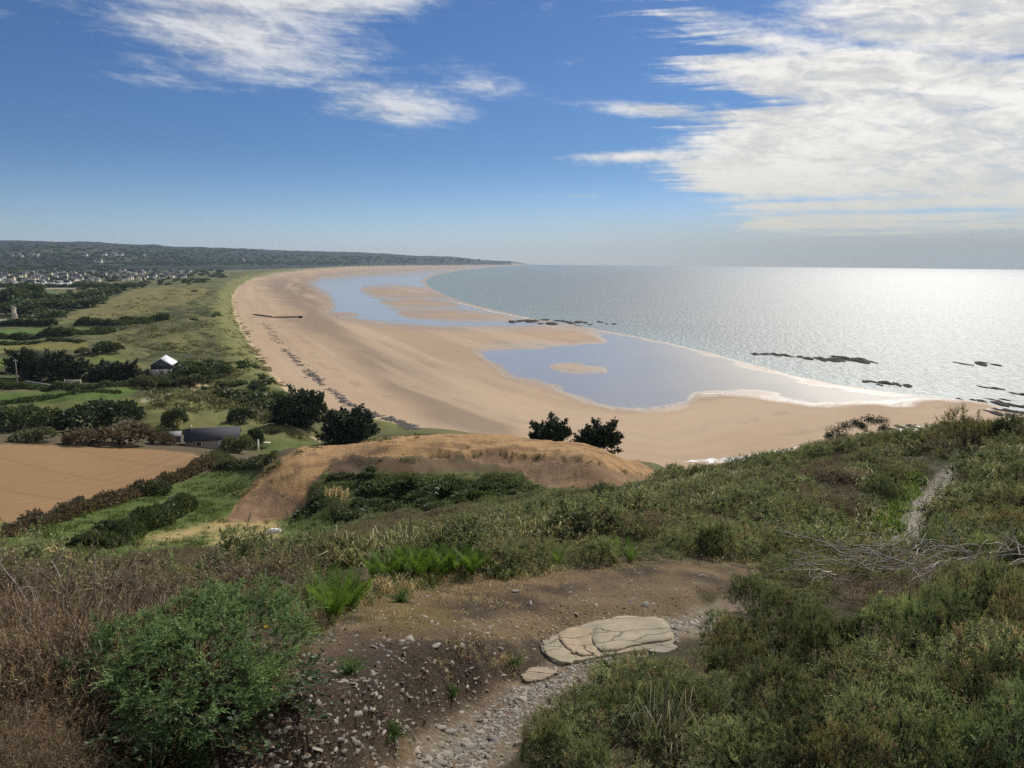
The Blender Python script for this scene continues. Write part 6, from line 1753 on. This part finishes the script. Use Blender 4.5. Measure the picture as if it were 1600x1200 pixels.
is_h = ok & ((heath < 0) | ((patch > 0.60) & (rng.uniform(0, 1, len(x)) < 0.6))) & (grassy > 0)
is_t = ok & ~is_h & ((patch < 0.40) | (rng.uniform(0, 1, len(x)) < 0.16)) & (grassy > 0)
is_g = ok & ~is_h & ~is_t & (grassy > 0)
nl_g = near_left & (rng.uniform(0, 1, len(x)) < 0.30) & (r > 8); is_h |= ok & near_left & ~nl_g; is_h &= ~nl_g; is_g = (is_g & ~near_left) | (ok & nl_g); is_t &= ~near_left
is_h |= ok & (brownr < 0); is_g &= brownr > 0; is_t &= brownr > 0
def grow(name, T, mat, m, smin, smax, tall=(0.7, 1.2)):
    n = m.sum(); big = fbm(x[m] / 1.9, y[m] / 1.9, 211, 3); s_ = rng.uniform(smin, smax, n) * (0.78 + 0.22 * sstep(r[m], 4, 20)) * (0.55 + 1.1 * sstep(big, 0.35, 0.72))
    sc3 = np.stack([s_, s_, s_ * rng.uniform(*tall, n)], 1)
    return scatter(name, T, mat, np.stack([x[m], y[m], z[m] - 0.03], 1), sc3, rng.uniform(0, 6.28, n), 0.12)
thin = rng.uniform(0, 1, len(x))
grow('gorse_scrub', T_GORSE, F_GORSE, is_g & (thin < 0.62), 0.45, 1.0)
grow('heather', T_HEATH, F_STRAW, is_h & (thin < 0.8), 0.35, 0.85)
grow('rough_grass', T_TUSS, F_STRAW, is_t, 0.7, 1.35)
# undergrowth between the near bushes of the thicket
x, y, z, u, v, r = spread_points(10400, 2.0, 13.5, -0.88, 0.92)
ok = (poly_sd(u, v, BANK_PX) > 3) & (hill(x, y)[1] > 0.50) & (poly_sd(u, v, SLAB_PX) > 28) & ((u > 760) | (u < 520)) & ~((u < 760) & (r > 6.3))
right = ok & (u > 760); left = ok & (u < 520)
T_NEAR = [gorse_tmpl(0.3, 46, 7, 8, 0.075, 0.028, 0.0085, GORSE, (5, 3, 4, 1.2)) for _ in range(3)]
T_TWIG = []
for k in range(4):
    ac = Acc(); n_ = 40; D = unit(np.array([0, 0, 0.8]) + rng.normal(0, 0.6, (n_, 3)))
    for j in range(16): tube(ac, wander(rng.normal(0, .06, 3) * np.array([1, 1, 0]), D[j], rng.uniform(.2, .5), 6, 0.7, 0.5), np.linspace(0.0035, 0.0014, 6), np.array([(0.20, 0.15, 0.11), (0.26, 0.21, 0.16), (0.14, 0.085, 0.06)][j % 3]), 3)
    spikes(ac, rng.normal(0, .10, (n_, 3)) * np.array([1, 1, 0]), D, rng.uniform(.12, .34, n_), 0.005, mixc(n_, [(0.21, 0.14, 0.085), (0.15, 0.10, 0.06), (0.25, 0.19, 0.11)], (2, 2, 1)), 1.0)
    T_TWIG.append(ac.arrays())
grow('gorse_undergrowth', T_NEAR, F_GORSE, right & (rng.uniform(0, 1, len(x)) < np.where(r > 8.5, 0.75, 0.28)), 0.45, 0.95)
grow('dry_stalks', T_TWIG, F_STRAW, (left & (u < 230)) | (left & (rng.uniform(0, 1, len(x)) < 0.20)) | (right & (rng.uniform(0, 1, len(x)) < 0.07)), 0.6, 1.1)
# straw and moss on the bank, tufts along its lip
uv = px_cloud(BANK_PX, 9000); edge = -poly_sd(uv[:, 0], uv[:, 1], BANK_PX)
topband = sstep(-(uv[:, 1] - (955 - (uv[:, 0] - 560) * 0.085)), -45, 25)
pr = (0.10 + 0.55 * topband * (uv[:, 0] > 540)) * sstep(fbm(uv[:, 0] / 45, uv[:, 1] / 22, 401, 3), 0.32, 0.58) * 1.3 + 0.3 * (edge < 12)
uv = uv[rng.uniform(0, 1, len(uv)) < pr]
x, y, z, d = hit(uv[:, 0], uv[:, 1]); u, v = uv[:, 0], uv[:, 1]; r = np.hypot(x, y)
m = np.ones(len(x), bool) & (hill(x, y)[1] > 0.36)
grow('dry_grass', T_STRAW, F_STRAW, m, 0.25, 0.68, (0.45, 0.9))
lip = [(480, 985), (530, 950), (575, 925), (650, 908), (760, 894), (880, 884), (1000, 878), (1180, 870)]
tq = rng.uniform(0, len(lip) - 1.01, 520); i = tq.astype(int); f_ = tq - i; L_ = np.array(lip, float)
u = L_[i, 0] * (1 - f_) + L_[i + 1, 0] * f_; v = L_[i, 1] * (1 - f_) + L_[i + 1, 1] * f_ + rng.normal(2, 5, 520)
x, y, z, d = hit(u, v); r = np.hypot(x, y); m = np.ones(len(x), bool)
grow('lip_grass', T_STRAW + T_GREEN[:2], F_STRAW, m, 0.7, 1.3, (0.6, 1.0))
# short bright grass: by the far path, in the gully and on the meadow
n = 5200; uv = px_cloud(GRASSY_PX, n); x, y, z, d = hit(uv[:, 0], uv[:, 1]); r = np.hypot(x, y); m = hill(x, y)[2] > 0.5
grow('path_side_grass', [tussock(40, 0.20, 0.014, [(0.105, 0.165, 0.03), (0.14, 0.19, 0.045)], (1, 1), 0.12, 0.6, 1.0).arrays() for _ in range(2)], F_FERN, m, 0.7, 1.4)
# dead bracken and dry stalks along the left edge
uv = px_cloud([(-20, 985), (60, 985), (140, 1005), (140, 1080), (165, 1150), (130, 1215), (-20, 1215)], 1500)
x, y, z, d = hit(uv[:, 0], uv[:, 1]); r = np.hypot(x, y); m = rng.uniform(0, 1, len(r)) < 0.6
T_BRACK = []
for k in range(4):
    ac = Acc(); n_ = 90; P_k = rng.normal(0, .13, (n_, 3)) * np.array([1, 1, 0]); D = unit(np.array([0, 0, 0.9]) + rng.normal(0, 0.55, (n_, 3)))
    spikes(ac, P_k, D, rng.uniform(.14, .42, n_), 0.007, mixc(n_, [(0.150, 0.108, 0.085), (0.100, 0.076, 0.062), (0.25, 0.205, 0.145), (0.10, 0.11, 0.055)], (3, 3, 2, 1)), 1.1)
    P2 = P_k[:40] + D[:40] * 0.22; sprigs(ac, P2, unit(D[:40] + rng.normal(0, .5, (40, 3))), 0.12, 8, mixc(40, [(0.14, 0.100, 0.078), (0.19, 0.145, 0.105)], (1, 1)), 0.035, 0.009)
    T_BRACK.append(ac.arrays())
grow('dead_bracken', T_BRACK, F_STRAW, m, 0.40, 0.85)
uv = px_cloud([(1295, 905), (1380, 885), (1480, 880), (1600, 868), (1600, 930), (1500, 945), (1400, 955), (1310, 945)], 420)
x, y, z, d = hit(uv[:, 0], uv[:, 1] + 8); z = z + 0.12; r = np.hypot(x, y)
grow('dead_twig_litter', T_TWIG, F_STRAW, np.ones(len(r), bool), 0.7, 1.2, (0.5, 0.9))
# crumbs of soil on the bank
uv = px_cloud(BANK_PX, 8000); x, y, z, d = hit(uv[:, 0], uv[:, 1]); keep_ = hill(x, y)[1] > 0.30
P = np.stack([x, y, z], 1)[keep_]
M_CLOD = new_mat('soil_clod'); rn = obj_rand(); out(principled(mixcol(rn, (0.055, 0.036, 0.026), (0.17, 0.115, 0.075)), 0.95, 0.1))
scatter('soil_crumbs', CHIPS[8:14], M_CLOD, P, 0.005 + 0.020 * rng.uniform(0, 1, len(P)) ** 3, rng.uniform(0, 6.28, len(P)), 0.5)
n = 6000; uv = np.concatenate([px_cloud(GULLY_PX, n), px_cloud(MEADOW_PX, 9000)]); x, y, z, d = hit(uv[:, 0], uv[:, 1]); r = np.hypot(x, y)
m = (r > 60) & (poly_sd(uv[:, 0], uv[:, 1], SAND_PX) > 3) & ~((poly_sd(uv[:, 0], uv[:, 1], GULLY_PX) < 0) & (uv[:, 1] < 740))
tr_d = np.min([line_d(uv[:, 0], uv[:, 1], t_)[0] for t_ in TRACKS_PX], axis=0); m &= (tr_d > 9) | (rng.uniform(0, 1, len(r)) < 0.2)
grow('meadow_tufts', [tussock(30, 0.42, 0.05, [(0.095, 0.135, 0.03), (0.13, 0.155, 0.045), (0.075, 0.105, 0.03)], (2, 1, 2), 0.3, 0.7, 1.0).arrays() for _ in range(3)], F_STRAW, m, 0.5, 1.0)
# grass tufts clinging to the sand hill and its broken edges
edge_line = [[(440, 714), (480, 697), (560, 686), (650, 678)], [(508, 742), (520, 716), (640, 716), (720, 711), (760, 704), (850, 710), (930, 720), (1000, 738)], [(828, 750), (852, 768), (905, 772), (1010, 772)], [(352, 812), (385, 765), (410, 740), (440, 718)]]
uv = np.concatenate([np.stack([np.interp(rng.uniform(0, len(l_) - 1, 90), np.arange(len(l_)), np.array(l_, float)[:, 0]), np.zeros(90)], 1) for l_ in edge_line])
for i_, l_ in enumerate(edge_line):
    t_ = rng.uniform(0, len(l_) - 1, 90); A_l = np.array(l_, float)
    uv[i_ * 90:(i_ + 1) * 90] = np.stack([np.interp(t_, np.arange(len(l_)), A_l[:, 0]) + rng.normal(0, 3, 90), np.interp(t_, np.arange(len(l_)), A_l[:, 1]) + np.abs(rng.normal(0, 2.5, 90)) + 1.5], 1)
uv = np.concatenate([uv, px_cloud(SAND_PX, 60)])
x, y, z, d = hit(uv[:, 0], uv[:, 1]); r = np.hypot(x, y)
grow('dune_tufts', [tussock(26, 0.42, 0.045, [(0.15, 0.15, 0.06), (0.21, 0.18, 0.09), (0.10, 0.11, 0.045)], (2, 2, 1), 0.2, 0.8, 1.2).arrays() for _ in range(3)], F_STRAW, (r > 70) & (r < 135) & (fbm(uv[:, 0] / 30, uv[:, 1] / 30, 409, 2) > 0.42), 0.5, 1.1)
# marram and rough pasture tussocks over the dunes
uv = np.concatenate([px_cloud([(300, 640), (420, 690), (480, 690), (440, 610), (385, 520), (362, 450), (330, 440), (250, 455), (120, 498), (240, 560), (230, 640)], 5200), px_cloud([(360, 445), (352, 480), (372, 545), (405, 600), (440, 640), (452, 612), (400, 545), (370, 480)], 900)])
x, y, z, d = hit(uv[:, 0], uv[:, 1]); r = np.hypot(x, y); m = (r > 150) & (r < 1100) & (fbm(x / 16, y / 16, 305, 3) > 0.42)
T_MARR = [tussock(26, 0.55, 0.09, [(0.125, 0.125, 0.045), (0.085, 0.095, 0.034), (0.19, 0.17, 0.075), (0.055, 0.062, 0.026)], (3, 3, 2, 2), 0.35, 0.7, 1.0).arrays() for _ in range(4)]
grow('marram_grass', T_MARR, F_STRAW, m, 1.2, 2.4, (0.5, 0.9))
# scrub of the hollow in front of the sand hill
uv = np.concatenate([px_cloud([(450, 812), (500, 782), (560, 770), (640, 758), (760, 750), (850, 770), (800, 785), (700, 797), (560, 814)], 520), px_cloud([(510, 750), (540, 740), (600, 732), (620, 738), (560, 750)], 50)])
x, y, z, d = hit(uv[:, 0], uv[:, 1]); r = np.hypot(x, y); ok = (r > 70) & (fbm(x / 4, y / 4, 301, 3) > 0.44)
T_MID = [round_bush_mesh('hollow_bush', 0.6, 130, BUSH, 0.22)[0] for _ in range(3)]
def me_arrays(me):
    V = np.zeros(len(me.vertices) * 3, np.float32); me.vertices.foreach_get('co', V)
    Fc = np.zeros(len(me.loops), np.int32); me.loops.foreach_get('vertex_index', Fc)
    Cc = np.zeros(len(me.vertices) * 4, np.float32); me.attributes['col'].data.foreach_get('color', Cc)
    return V.reshape(-1, 3), Fc.reshape(-1, 3), Cc.reshape(-1, 4)[:, :3]
grow('hollow_scrub', [me_arrays(m_) for m_ in T_MID], F_LEAF, ok, 0.6, 1.3, (0.6, 1.0))

# ---- the air: pale sea haze over the whole bay
hv, hf = box_vf(-9500, 12000, -400, 12300, -3.0, 240.0)
hm = bpy.data.materials.new('haze_air'); hm.use_nodes = True; hm.node_tree.nodes.clear()
pv = hm.node_tree.nodes.new('ShaderNodeVolumePrincipled'); pv.inputs['Density'].default_value = HAZE; pv.inputs['Color'].default_value = (0.58, 0.77, 1.0, 1.0); pv.inputs['Anisotropy'].default_value = 0.0
ho = hm.node_tree.nodes.new('ShaderNodeOutputMaterial'); hm.node_tree.links.new(pv.outputs[0], ho.inputs['Volume'])
tag(link('haze', mesh_np('haze', np.array(hv, float), np.array(hf), hm)), kind='stuff')
